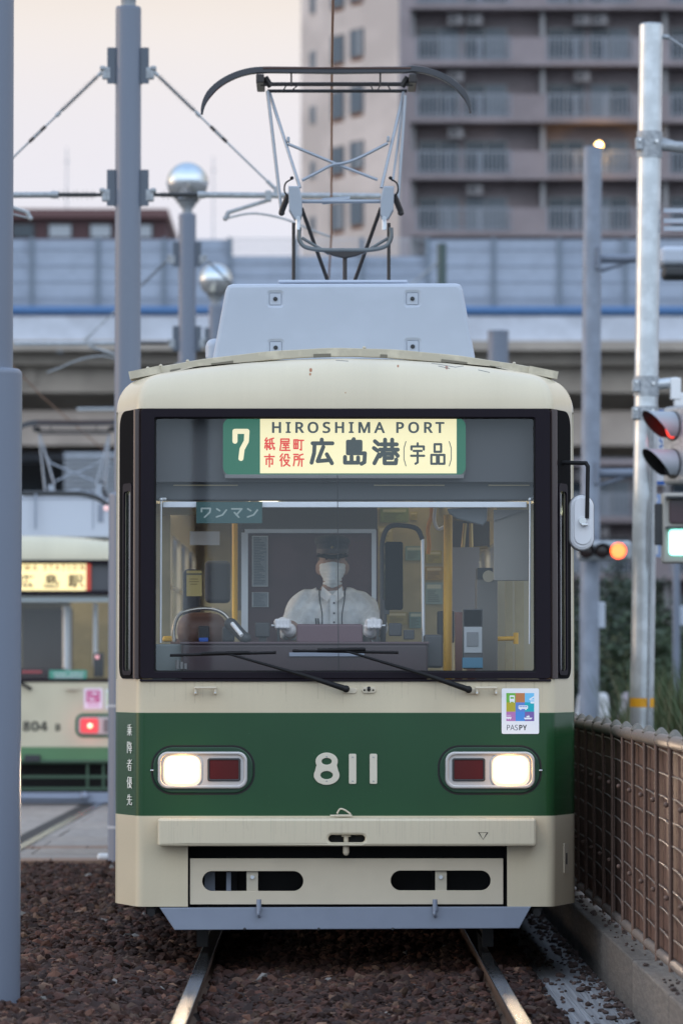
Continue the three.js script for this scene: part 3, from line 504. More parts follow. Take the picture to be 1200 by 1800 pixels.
// right-hand poles, signals
function hood(r, L, seg = 24) {                                  // visor: a tube cut slanting, long at the top
  const v = []; const pt = (i, k) => { const a = -.9 + i / seg * (Math.PI + 1.8), l = k ? L * (.12 + .88 * Math.pow((Math.sin(a) + 1) / 2, .8)) : 0; return [Math.cos(a) * r, Math.sin(a) * r, l]; };
  for (let i = 0; i < seg; i++) { const a = pt(i, 0), b = pt(i + 1, 0), c = pt(i + 1, 1), d = pt(i, 1); v.push(...a, ...b, ...c, ...a, ...c, ...d); }
  const g = new THREE.BufferGeometry(); g.setAttribute('position', new THREE.Float32BufferAttribute(v, 3)); g.computeVertexNormals(); return boxUV(g);
}
const visorOut = std('visor_outside', [.30, .33, .37], .5);
const visorMat = std('signal_visor', [.012, .012, .013], .6, 0, { side: THREE.DoubleSide });
{
  const z = -11, R = worldThing('galvanised_pole', 'galvanised steel pole with a yellow band, behind the mesh fence', 'pole', [X(1122, z, 1490), -.2, z]);
  const p0 = P(1123, 1490, z), p1 = P(1143.5, 45, z); p0.y = -.2; const at = (py) => { const k = (P(1143, py, z).y - p0.y) / (p1.y - p0.y); return p0.clone().lerp(p1, k); };
  mesh('tube', [cyl(p0, p1, .0985, .0985, 36)], M.galv, R); mesh('cap', [cyl(p1, p1.clone().add(V(0, .015, 0)), .1, .09, 24)], M.galvDull, R);
  mesh('conduit', [cyl(p0.clone().add(V(.045, 0, .092)), at(720).add(V(.045, 0, .092)), .012)], M.galvDull, R);
  mesh('yellow_band', [cyl(at(1243), at(1227), .1005, .1005, 36)], std('yellow_tape', [.72, .34, .01], .5), R);
  for (const [a, b] of [[278, 232], [697, 662], [740, 715]]) { const c = mesh('clamp', [cyl(at(a), at(b), .106, .106, 24), rbox(.06, .1, .08, at(a).x - .09, (at(a).y + at(b).y) / 2, z + .06, .01)], M.galvDull, R); mesh('bolt', [cyl(at((a + b) / 2).add(V(-.09, .03, .08)), at((a + b) / 2).add(V(-.09, .03, .12)), .012), cyl(at((a + b) / 2).add(V(.05, .02, .1)), at((a + b) / 2).add(V(.05, .02, .12)), .014)], M.steel, c); }
  const arm = (y0, x1, y1, r) => cyl(at(y0), P(x1, y1, z), r);
  mesh('upper_arm', [arm(254, 1300, 268, .045), cyl(at(240), P(1205, 258, z), .02)], M.galvDull, R);
  mesh('top_bracket', [arm(62, 1175, 66, .02), cyl(P(1175, 66, z), P(1300, 150, z), .009)], M.galvDull, R);
  mesh('lower_arm', [arm(678, 1190, 672, .045)], M.galv, R);
  mesh('junction_block', [pb(1178, 664, 1196, 702, z + .06, .1, .01), pb(1184, 690, 1230, 715, z + .05, .09, .015)], M.white, R);
  mesh('side_panel', [pb(1166, 366, 1240, 374, z, .04), pb(1166, 384, 1240, 392, z, .04), pb(1166, 398, 1240, 406, z, .04)], M.pale, R);

  const z2 = -22.5, R2 = worldThing('blue_grey_pole', 'plain blue-grey pole with side arms, between the tram mirror and galvanised pole', 'pole', [X(1034, z2, 1450), -.2, z2]);
  const q0 = P(1033, 1445, z2), q1 = P(1041, 260, z2); q0.y = -.2; const a2 = (py) => q0.clone().lerp(q1, (P(1036, py, z2).y - q0.y) / (q1.y - q0.y));
  mesh('tube', [cyl(q0, q1, .112, .104, 32)], std('blue_grey_paint', [.24, .28, .35], .45, 0, { map: rep(soft, 1) }), R2); mesh('cap', [cyl(q1, q1.clone().add(V(0, .012, 0)), .108, .1, 24)], M.pole, R2);
  for (const y of [455, 832, 960]) { mesh('arm', [cyl(a2(y), V(5.4, a2(y).y + .02, z2), y > 900 ? .03 : .05)], M.pole, R2); mesh('arm_bracket', [rbox(.05, .26, .14, a2(y).x + .06, a2(y).y, z2 + .06, .01), cyl(a2(y + 22).add(V(.09, 0, 0)), a2(y).add(V(.5, 0, 0)), .02)], M.pole, R2); }
  mesh('control_box', [pb(1049, 1058, 1063, 1105, z2 + .05, .2, .02)], M.pale, R2);

  // far red signal, horizontal
  const z3 = -22.15, s3 = worldThing('traffic_signal', 'horizontal traffic signal showing a bright red light, between the two poles', 'traffic light', [X(1085, z3), Y(968, z3), z3]);
  mesh('housing', [pb(1014, 950, 1110, 986, z3 - .02, .12, .05)], M.galvDull, s3);
  [1030, 1058, 1086].forEach((px, i) => { const c = P(px, 968, z3); mesh('visor', hood(.088, .12).translate(c.x, c.y, c.z - .02), visorMat, s3); mesh('lens', [new THREE.SphereGeometry(.085, 20, 10, 0, 6.2832, 0, Math.PI / 2).scale(1, .3, 1).rotateX(Math.PI / 2).translate(c.x, c.y, c.z - .02)], i === 2 ? emis('red_signal_light', [1, .11, .03], 6.5, [.3, .02, .02]) : std('dark_lens', [.03, .02, .02], .2), s3); });
  { const c = P(1086, 968, z3), l = new THREE.SpotLight(0xff3a18, 6, 20, .5, .6, 2); l.position.set(c.x, c.y, c.z + .12); l.target.position.set(c.x, c.y - .6, c.z + 6); l.castShadow = true; scene.add(l, l.target); }
  // two-lamp signal at the right edge, facing across the picture
  const sg = thing('tram_signal', 'two-lamp signal with deep black visors seen side-on, upper lamp glowing red', 'traffic light', P(1182, 782, -10.6).toArray());
  sg.rotation.y = -1.12;
  mesh('housing', [rbox(.36, .64, .2, 0, 0, -.1, .04)], M.galvDull, sg);
  [.155, -.155].forEach((y, i) => { const vz = mesh('visor', hood(.113, .268).translate(0, y, 0), visorMat, sg); mesh('visor_outside', hood(.118, .27).translate(0, y, 0), visorOut, vz); mesh('lens', new THREE.SphereGeometry(.105, 24, 12, 0, 6.2832, 0, Math.PI / 2).scale(1, .35, 1).rotateX(Math.PI / 2).translate(0, y, .002), i ? std('unlit_lens', [.03, .035, .035], .2) : emis('red_lens_light', [1, .05, .03], 1.8, [.4, .02, .02]), sg); mesh('lens_rim', new THREE.TorusGeometry(.112, .012, 8, 28).translate(0, y, .004), M.cabDark, sg); });
  mesh('mounting_arm', [cyl(V(.1, .3, -.1), V(.1, .52, -.1), .025)], M.galv, sg);
  { const l = new THREE.PointLight(0xff2a18, .04, 4, 2); l.position.copy(P(1172, 757, -10.3)); l.castShadow = true; scene.add(l); }
  // pedestrian signal at the right edge
  const zs = -10.4, ps = worldThing('pedestrian_signal', 'pedestrian signal box at the right edge with a bright green-white lower lamp', 'traffic light', [X(1198, zs), Y(928, zs), zs]);
  mesh('housing', [pb(1164, 866, 1234, 990, zs - .01, .16, .02)], std('signal_case', [.36, .35, .32], .5), ps);
  const lens = (y0, y1) => { const a = P(1175, y1, zs), b = P(1223, y0, zs); return ext(rrect(a.x, a.y, b.x, b.y, .03), zs - .008, .02, .006); };
  mesh('red_lens', lens(878, 920), std('dark_red_lens', [.05, .022, .028], .15), ps); mesh('green_lens', lens(931, 976), emis('green_signal_light', [.30, 1, .82], 3.2), ps);
  mesh('lens_hood', [pb(1171, 872, 1227, 876, zs + .1, .11), pb(1171, 925, 1227, 929, zs + .1, .11)], M.cabDark, ps); mesh('bracket', [pb(1150, 885, 1164, 958, zs - .03, .05, .01)], M.cabDark, ps);
  { const c = P(1199, 953, zs), l = new THREE.RectAreaLight(0x70ffd8, 2.4, .2, .2); l.position.set(c.x, c.y, zs + .03); l.lookAt(c.x, c.y, zs + 5); scene.add(l); }
  const blue = canvasTex(64, 256, (c) => { c.fillStyle = '#e9eef6'; c.fillRect(0, 0, 64, 256); c.fillStyle = '#3d6fc0'; c.fillRect(0, 0, 64, 12); c.fillRect(0, 244, 64, 12); c.fillRect(8, 20, 48, 60); c.lineWidth = 7; for (let i = 0; i < 3; i++) { const y = 104 + i * 44; c.strokeStyle = '#3466b8'; c.beginPath(); c.moveTo(12, y); c.lineTo(28, y); c.moveTo(20, y); c.lineTo(18, y + 26); c.moveTo(38, y - 4); c.lineTo(52, y + 10); c.moveTo(38, y + 24); c.lineTo(54, y + 18); c.stroke(); } });
  const b1 = worldThing('blue_and_white_sign', 'narrow upright white sign with blue marks behind the red signal visor', 'sign', [X(1156, -11.2), Y(785, -11.2), -11.2]); mesh('sign_board', [pb(1144, 718, 1168, 854, -11.22, .02)], M.white, b1); sheet('sign_face', 1145, 720, 1167, 852, -11.21, blue, b1);
  const bl2 = canvasTex(32, 256, (c) => { c.fillStyle = '#9fb9e6'; c.fillRect(0, 0, 32, 256); c.fillStyle = '#eef3fb'; for (let i = 0; i < 6; i++) c.fillRect(9, 14 + i * 26, 13, 15); c.fillRect(8, 180, 15, 66); });
  const b2 = worldThing('narrow_blue_sign', 'narrow pale blue upright sign beside the galvanised pole, left of the pedestrian signal', 'sign', [X(1152, -11.2), Y(922, -11.2), -11.2]); mesh('sign_board', [pb(1144, 868, 1161, 980, -11.22, .02)], M.white, b2); sheet('sign_face', 1145, 869, 1160, 979, -11.21, bl2, b2);
  const lh = worldThing('lamp_hood', 'pale grey lamp hood with a dark underside on an arm beyond the galvanised pole', 'street light', [X(1185, -18), Y(460, -18), -18]);
  mesh('hood', [pb(1160, 432, 1245, 466, -18, .5, .06)], M.pale, lh); mesh('underside', [pb(1166, 466, 1240, 487, -18.02, .4, .04)], M.cabDark, lh);
  const sp = worldThing('short_grey_pole', 'thick grey pole end showing above the right side of the tram roof', 'pole', [X(875, -34), -.2, -34]); { const a = P(875, 585, -34); mesh('tube', [cyl(V(a.x, -.2, -34), a, .148, .148, 28)], M.pole, sp); mesh('cap', [cyl(a, a.clone().add(V(0, .03, 0)), .158, .15, 28)], M.pole, sp); }
  const dp = worldThing('dark_green_post', 'dark green post in front of the noise barrier, right of the pantograph', 'post', [X(776, -70), -.2, -70]); { const a = P(776, 433, -70); mesh('tube', [cyl(V(a.x, -.2, -70), a, .11, .11, 16), cyl(a, a.clone().add(V(0, .06, 0)), .12)], std('dark_green_paint', [.05, .085, .085], .5), dp); mesh('stay', [cyl(P(776, 455, -70), P(700, 520, -70), .025)], M.galvDull, dp); }
  const fp = worldThing('slim_grey_pole', 'slim pale grey pole standing among the bushes at the right edge', 'pole', [X(1187, -30), -.2, -30]); { const a = P(1187, 985, -30); mesh('tube', [cyl(V(a.x, -.2, -30), a, .05, .05, 16)], M.pole, fp); mesh('cap', [ball(a, .05)], M.pole, fp); mesh('box', [pb(1190, 1065, 1206, 1100, -30, .15, .02)], M.pale, fp); }
}
// the mesh fence
{
  const t = thing('mesh_fence', 'brown wire-mesh fence with beaded top rail standing on the concrete kerb', 'fence', [1.5, .12, 0]);
  const fr = std('brown_fence_paint', [.165, .102, .078], .65, 0, { map: rep(grain, 3) }), pn = std('brown_fence_board', [.12, .062, .044], .8, 0, { map: rep(grain, 1.5) }), rl = std('worn_fence_rail', [.20, .165, .145], .6, 0, { map: rep(grain, 4) }), cp = std('grey_fence_cap', [.15, .14, .12], .6, 0, { map: rep(grain, 6) });
  const S = .36 * 2, bead = new THREE.CapsuleGeometry(.033, S - .075, 5, 14).rotateX(Math.PI / 2), low = new THREE.CapsuleGeometry(.024, S - .07, 5, 12).rotateX(Math.PI / 2);
  boxUV(bead); boxUV(low);
  const bar = merge([cyl(V(-.020, .02, .011), V(-.020, 1.07, .011), .0085, .0085, 10), cyl(V(-.020, .02, -.011), V(-.020, 1.07, -.011), .0085, .0085, 10), box(.008, 1.05, .022, -.010, .545, 0)]);
  const cap = boxUV(new THREE.LatheGeometry([[0, .040], [.010, .037], [.022, .025], [.031, .012], [.036, .006], [.034, 0], [.016, -.003], [.012, -.03]].map(([a, b]) => new THREE.Vector2(a, b)), 16));
  const knob = merge([ball(V(-.026, 0, 0), .013, 10), cyl(V(-.01, 0, 0), V(-.03, 0, 0), .007)]), rung = tube([V(-.008, .006, -S / 2 + .006), V(-.010, .003, 0), V(-.012, -.006, S / 2 - .14), V(-.018, -.022, S / 2 - .01)], .0042, 10, 6), board = box(.006, 1.02, S - .012, .014, .56, 0);
  boxUV(rung); boxUV(board);
  for (let i = 0; i < 24; i++) {
    const z = 5.9 - i * S, j = rr(-.004, .004);
    const pl = mesh('fence_board', board, pn, t); pl.position.z = z - S / 2;
    const b1 = mesh('top_rail', bead, rl, t); b1.position.set(j, 1.075, z - S / 2);
    const b2 = mesh('bottom_rail', low, rl, t); b2.position.set(-.006, .055, z - S / 2);
    const v = mesh('fence_bar', bar, fr, t); v.position.set(j, 0, z); v.rotation.x = rr(-.004, .004);
    const c = mesh('bar_cap', cap, cp, t); c.position.set(.004, 1.098, z);
    for (const h of [.36, .79]) mesh('knob', knob, fr, t).position.set(-.012, h, z);
    for (let r = 0; r < 9; r++) { const g = mesh('fence_wire', rung, rl, t); g.position.set(rr(-.003, .002), .165 + r * .1075, z - S / 2); g.rotation.x = rr(-.012, .012); }
  }
}

// ================================================================ figures
function sdfMesh(field, lo, hi, cell) {                          // surface nets
  const n = [0, 1, 2].map((k) => Math.ceil((hi[k] - lo[k]) / cell) + 2), id = (i, j, k) => (k * n[1] + j) * n[0] + i, f = new Float32Array(n[0] * n[1] * n[2]);
  for (let k = 0; k < n[2]; k++) for (let j = 0; j < n[1]; j++) for (let i = 0; i < n[0]; i++) f[id(i, j, k)] = field(lo[0] + i * cell, lo[1] + j * cell, lo[2] + k * cell);
  const at = new Int32Array(f.length).fill(-1), pos = [], idx = [];
  for (let k = 0; k < n[2] - 1; k++) for (let j = 0; j < n[1] - 1; j++) for (let i = 0; i < n[0] - 1; i++) {
    let c = 0, sx = 0, sy = 0, sz = 0; const v = []; for (let q = 0; q < 8; q++) v.push(f[id(i + (q & 1), j + (q >> 1 & 1), k + (q >> 2))]);
    for (let a = 0; a < 8; a++) for (let m = 0; m < 3; m++) { const b = a | (1 << m); if (b === a || (v[a] < 0) === (v[b] < 0)) continue; const t = v[a] / (v[a] - v[b]); c++; sx += (a & 1) + (m === 0 ? t : 0); sy += (a >> 1 & 1) + (m === 1 ? t : 0); sz += (a >> 2) + (m === 2 ? t : 0); }
    if (c) { at[id(i, j, k)] = pos.length / 3; pos.push(lo[0] + (i + sx / c) * cell, lo[1] + (j + sy / c) * cell, lo[2] + (k + sz / c) * cell); }
  }
  for (let k = 1; k < n[2] - 1; k++) for (let j = 1; j < n[1] - 1; j++) for (let i = 1; i < n[0] - 1; i++) {
    const a = f[id(i, j, k)] < 0;
    const quad = (p, q, r, s) => { if (p < 0 || q < 0 || r < 0 || s < 0) return; a ? idx.push(p, q, r, p, r, s) : idx.push(p, r, q, p, s, r); };
    if (a !== (f[id(i + 1, j, k)] < 0)) quad(at[id(i, j - 1, k - 1)], at[id(i, j, k - 1)], at[id(i, j, k)], at[id(i, j - 1, k)]);
    if (a !== (f[id(i, j + 1, k)] < 0)) quad(at[id(i - 1, j, k - 1)], at[id(i - 1, j, k)], at[id(i, j, k)], at[id(i, j, k - 1)]);
    if (a !== (f[id(i, j, k + 1)] < 0)) quad(at[id(i - 1, j - 1, k)], at[id(i, j - 1, k)], at[id(i, j, k)], at[id(i - 1, j, k)]);
  }
  const g = new THREE.BufferGeometry(); g.setAttribute('position', new THREE.Float32BufferAttribute(pos, 3)); g.setIndex(idx); g.computeVertexNormals(); return g;
}
const bone = ([a, b, ra, rb]) => { const [ax, ay, az] = a, dx = b[0] - ax, dy = b[1] - ay, dz = b[2] - az, l = dx * dx + dy * dy + dz * dz || 1e-9; return (x, y, z) => { const t = Math.min(1, Math.max(0, ((x - ax) * dx + (y - ay) * dy + (z - az) * dz) / l)); return Math.hypot(x - ax - dx * t, y - ay - dy * t, z - az - dz * t) - (ra + (rb - ra) * t); }; };
const blend = (list, k, grow = 0) => { const fs = list.map(bone); return (x, y, z) => { let d = 9; for (const f of fs) { const e = f(x, y, z), h = Math.max(k - Math.abs(d - e), 0) / k; d = Math.min(d, e) - h * h * k * .25; } return d - grow; }; };
function person(label, pos, turn, shirt, trousers, hair, H = 1.62) {
  const t = thing('person', label, 'person', pos); t.rotation.y = turn; t.scale.setScalar(H / 1.7);
  const arms = [-1, 1].flatMap((s) => [[[s * .18, 1.40, 0], [s * .23, 1.12, -.01], .05, .042], [[s * .23, 1.12, -.01], [s * .24, .88, .05], .04, .03], [[s * .24, .87, .05], [s * .24, .78, .07], .034, .018]]);
  const trunk = [[[-.12, 1.36, 0], [.12, 1.36, 0], .085, .085], [[0, 1.3, 0], [0, 1.0, 0], .14, .13], [[-.07, .95, 0], [.07, .95, 0], .12, .12]];
  const legs = [-1, 1].flatMap((s) => [[[s * .09, .9, 0], [s * .10, .5, .01], .085, .06], [[s * .10, .5, .01], [s * .10, .09, -.01], .058, .04]]), feet = [-1, 1].map((s) => [[s * .10, .05, -.03], [s * .11, .04, .14], .042, .035]);
  const head = [[[0, 1.43, -.01], [0, 1.54, 0], .055, .055], [[0, 1.60, .005], [0, 1.56, .03], .095, .07], [[0, 1.585, .09], [0, 1.565, .115], .018, .014]];
  mesh('body', [sdfMesh(blend([...arms, ...trunk, ...legs, ...feet, ...head], .05), [-.34, -.02, -.24], [.34, 1.74, .24], .025)], std('skin', [.42, .24, .17], .6), t);
  mesh('shirt', [sdfMesh(blend([...trunk, arms[0], arms[3]], .05, .014), [-.34, .86, -.24], [.34, 1.52, .24], .025)], std('shirt_cloth', shirt, .85), t);
  mesh('trousers', [sdfMesh(blend([...legs, trunk[2]], .05, .016), [-.34, .04, -.24], [.34, 1.04, .24], .03)], std('trouser_cloth', trousers, .9), t);
  mesh('hair', [sdfMesh(blend([[[0, 1.625, -.02], [0, 1.60, -.045], .10, .085]], .03), [-.16, 1.45, -.2], [.16, 1.76, .14], .02)], std('hair', hair, .7), t);
  return t;
}
person('distant person in a white shirt walking beyond the grass, half hidden by the blue-grey pole', [X(1041, -34), -.2, -34], 2.6, [.62, .63, .66], [.05, .05, .07], [.02, .015, .012]);
person('distant person in a pale lilac shirt partly hidden behind the galvanised pole', [X(1119, -34), -.2, -34], 3.3, [.5, .44, .5], [.08, .08, .10], [.09, .03, .03]);
// parked bicycle behind the fence: only its saddle and rear show above the rail
{
  const t = thing('bicycle', 'parked bicycle behind the fence, only its grey saddle with a red reflector showing', 'bicycle', [X(1085, -21), -.2, -21]); t.rotation.y = -.35;
  const y = .2 + Y(1262, -21) - .99;
  for (const x of [0, -1.05]) { const w = mesh('wheel', new THREE.TorusGeometry(.31, .012, 8, 32).rotateY(Math.PI / 2).translate(0, .34, x), M.alu, t); mesh('tyre', new THREE.TorusGeometry(.325, .018, 8, 32).rotateY(Math.PI / 2).translate(0, .34, x), M.rubber, w); mesh('spokes', Array.from({ length: 16 }, (_, i) => cyl(V(0, .34, x), V(0, .34 + .31 * Math.cos(i * .3927), x + .31 * Math.sin(i * .3927)), .0015, .0015, 4)), M.alu, w); }
  mesh('frame', [cyl(V(0, .34, 0), V(0, .38, -.45), .014), cyl(V(0, .34, 0), V(0, .78, -.22), .011), cyl(V(0, .36, -.45), V(0, .92, -.18), .016), cyl(V(0, .38, -.45), V(0, .78, -.86), .017), cyl(V(0, .34, -1.05), V(0, 1.0, -.84), .015)], M.plow, t);
  mesh('handlebar', [tube([V(-.27, 1.06, -.7), V(-.16, 1.08, -.82), V(0, 1.02, -.86), V(.16, 1.08, -.82), V(.27, 1.06, -.7)], .012)], M.alu, t);
  mesh('saddle', [new THREE.SphereGeometry(.15, 20, 12).scale(1, .42, .95).translate(0, .99, -.13), cyl(V(0, .96, -.25), V(0, .95, -.36), .05, .025)], std('grey_saddle', [.22, .23, .27], .5), t);
  mesh('saddle_slot', [rbox(.13, .028, .02, -.03, .985, .012, .01)], M.rubber, t); mesh('reflector', [rbox(.05, .03, .02, .06, .985, .012, .006)], M.red, t);
  mesh('carrier', [rbox(.13, .02, .34, 0, .72, .1, .008), cyl(V(.05, .34, 0), V(.05, .72, .12), .005), cyl(V(-.05, .34, 0), V(-.05, .72, .12), .005)], std('basket', [.22, .16, .11], .7), t);
}

// ================================================================ trams
const W2 = 1.260, XC = 1.122;                                    // half width; where the flat front meets the slanting corners
function perimeter(xs) {                                         // plan outline, left rear round the nose to right rear
  const right = []; const bez = (a, b, c, n) => { for (let i = 0; i <= n; i++) { const t = i / n; right.push([a[0] * (1 - t) ** 2 + 2 * b[0] * t * (1 - t) + c[0] * t * t, a[1] * (1 - t) ** 2 + 2 * b[1] * t * (1 - t) + c[1] * t * t]); } };
  bez([1.080, 0], [XC, 0], [1.137, -.045], 6); bez([1.240, -.30], [1.259, -.35], [W2, -.40], 4);
  for (const z of [-1, -2.2, -4, -7, -10, -13.1]) right.push([W2, z]);
  const left = right.map(([x, z]) => [-x, z]).reverse();
  return [...left, ...xs.map((x) => [x, 0]), ...right];
}
function gridGeo(rows, skip, uvOf) {                             // rows[j][i] = point
  const v = [], uv = [], idx = [], n = rows[0].length;
  rows.forEach((r) => r.forEach((p) => { v.push(p.x, p.y, p.z); uv.push(...uvOf(p)); }));
  for (let j = 0; j + 1 < rows.length; j++) for (let i = 0; i + 1 < n; i++) { if (skip && skip(rows[j][i], rows[j + 1][i + 1])) continue; const a = j * n + i; idx.push(a, a + 1, a + n + 1, a, a + n + 1, a + n); }
  const g = new THREE.BufferGeometry(); g.setAttribute('position', new THREE.Float32BufferAttribute(v, 3)); g.setAttribute('uv', new THREE.Float32BufferAttribute(uv, 2)); g.setIndex(idx); g.computeVertexNormals(); return g;
}
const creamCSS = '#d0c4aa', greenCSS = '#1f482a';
function paintTex(bands, marks) {                                // paint scheme by height, with the streaks, chips and grime seen on the photograph
  return canvasTex(1024, 1360, (c, w, h) => {
    const yv = (y) => h - y / 3.4 * h, xv = (x) => (x + 1.3) / 2.6 * w;
    c.fillStyle = bands[0][1]; c.fillRect(0, 0, w, h);
    for (const [y0, css, y1] of bands.slice(1)) { c.fillStyle = css; c.fillRect(0, yv(y1), w, yv(y0) - yv(y1)); }
    const im = c.getImageData(0, 0, w, h), d = im.data;
    for (let y = 0; y < h; y++) for (let x = 0; x < w; x++) { const k = 1 - .085 * fbm(x / 70, y / 70) - .018 * fbm(x / 9, y / 200 + 9) - .02 * hash(x, y), i = (y * w + x) * 4; d[i] *= k; d[i + 1] *= k; d[i + 2] *= k * .995; }
    c.putImageData(im, 0, 0); marks && marks(c, xv, yv);
  });
}
function hull(t, o) {                                            // shell of a tram: skirt, nose, dome, roof, sides
  const { y0, yw, yt, hole, mat, scaleY = 1 } = o;
  const xs = [-1.02, -.95, -.9, hole ? hole[0] : -.8, -.6, -.3, 0, .3, .6, hole ? hole[1] : .8, .92, .98, 1.03], pm = perimeter(xs), uvOf = (p) => [(p.x + 1.3) / 2.6, p.y / 3.4];
  const lower = [y0, hole ? hole[2] : .5, .74, 1.0, 1.303, yw].map((y) => pm.map(([x, z]) => V(x, y, z)));
  const inHole = hole ? (a, b) => b.y <= hole[2] + .001 && a.z > -.001 && b.z > -.001 && a.x >= hole[0] - .001 && b.x <= hole[1] + .001 : null;
  const ring = []; for (let i = 0; i <= 9; i++) { const th = i / 9 * Math.PI / 2, s = Math.sin(th), c = 1 - Math.cos(th); ring.push(pm.map(([x, z]) => V(x * (1 - .115 * c), yt + s * (.19 + .105 * (1 - (x / 1.26) ** 2)), z > -.5 ? z - .30 * c * (1 + z * 2 * .9) : z))); }
  ring.unshift(pm.map(([x, z]) => V(x, yt, z)));
  const last = ring[ring.length - 1], n = pm.length, side = []; for (let i = 0; i < 18; i++) if (i < n / 2) side.push(i);
  const roofRows = [];
  for (const i of side) { const a = last[i], b = last[n - 1 - i]; if (b.x < a.x) continue; const r = []; for (let k = 0; k <= 14; k++) { const u = k / 14, x = a.x + (b.x - a.x) * u; r.push(V(x, yt + .19 + .105 * (1 - (x / 1.26 / .885) ** 2 * .783) - .0, a.z + (b.z - a.z) * u)); } r[0].copy(a); r[14].copy(b); roofRows.push(r); }
  mesh('body_shell', gridGeo(lower, inHole, uvOf), mat, t);
  mesh('front_dome', gridGeo(ring, null, uvOf), mat, t);
  mesh('roof', gridGeo(roofRows, null, uvOf), mat, t);
  // sides with window openings
  for (const s of [-1, 1]) {
    const sh = poly([[.40, yw], [13.1, yw], [13.1, yt], [.40, yt]]);
    const wins = []; for (let k = 0; k < 7; k++) wins.push([.62 + k * 1.78, 2.22 + k * 1.78]);
    for (const [a, b] of wins) sh.holes.push(rrect(a, yw + .03, b, yt - .42, .07, THREE.Path));
    const g = new THREE.ExtrudeGeometry(sh, { depth: .03, bevelEnabled: false }).rotateY(Math.PI / 2).translate(s > 0 ? W2 - .03 : -W2, 0, 0);
    const p = g.attributes.position, uv = g.attributes.uv; for (let i = 0; i < p.count; i++) uv.setXY(i, .02, p.getY(i) / 3.4);
    const sw = mesh('side_wall', g, mat, t);
    for (const [a, b] of wins) { mesh('side_window', new THREE.PlaneGeometry(b - a, yt - yw - .45).rotateY(s * Math.PI / 2).translate(s * (W2 - .015), (yw + yt - .39) / 2, -(a + b) / 2), M.glass, sw); mesh('window_bar', box(.02, .03, b - a, s * (W2 - .012), yt - .80, -(a + b) / 2), M.alu, sw); }
  }
  mesh('rear_wall', box(2 * W2 - .02, yt + .15 - y0, .05, 0, (y0 + yt + .15) / 2, -13.12), M.creamPlain, t);
  mesh('floor', box(2.4, .06, 12.7, 0, .82, -6.75), M.cabDark, t);
  mesh('underframe', [box(2.2, .42, 9.6, 0, .52, -6.9), box(1.2, .3, 1.2, 0, .4, -1.4)], M.dark, t);
  const bogie = [-3.2, -9.9]; for (const z of bogie) { const b = mesh('bogie', [box(1.9, .26, 2.2, 0, .42, z)], M.dark, t); for (const dz of [-.8, .8]) for (const s of [-1, 1]) mesh('wheel', new THREE.CylinderGeometry(.33, .33, .11, 28).rotateZ(Math.PI / 2).translate(s * .745, .33, z + dz), M.darkSteel, b); }
}
// a slanting-corner piece: shape drawn in (distance along the corner from the front edge, height)
const cA = V(1.137, 0, -.045), cB = V(1.240, 0, -.30), cL = cA.distanceTo(cB);
function cornerPiece(s, shapeOf, off, depth) {
  const f = (t) => s > 0 ? t : cL - t, sh = shapeOf(f), g = new THREE.ExtrudeGeometry(sh, { depth, bevelEnabled: false, curveSegments: 10 }).translate(0, 0, off);
  const a = s > 0 ? cA : V(-cB.x, 0, cB.z), b = s > 0 ? cB : V(-cA.x, 0, cA.z), x = b.clone().sub(a).normalize(), y = V(0, 1, 0), z = x.clone().cross(y).normalize(); if (s > 0 ? z.x < 0 : z.x > 0) z.negate();
  if (s > 0) { const m = new THREE.Matrix4().makeBasis(x, y, x.clone().cross(y)); return g.applyMatrix4(m).translate(a.x, 0, a.z); }
  return g.applyMatrix4(new THREE.Matrix4().makeBasis(x, y, x.clone().cross(y))).translate(a.x, 0, a.z);
}
const spanRect = (f, t0, t1, y0, y1, r, S) => rrect(Math.min(f(t0), f(t1)), y0, Math.max(f(t0), f(t1)), y1, r, S);

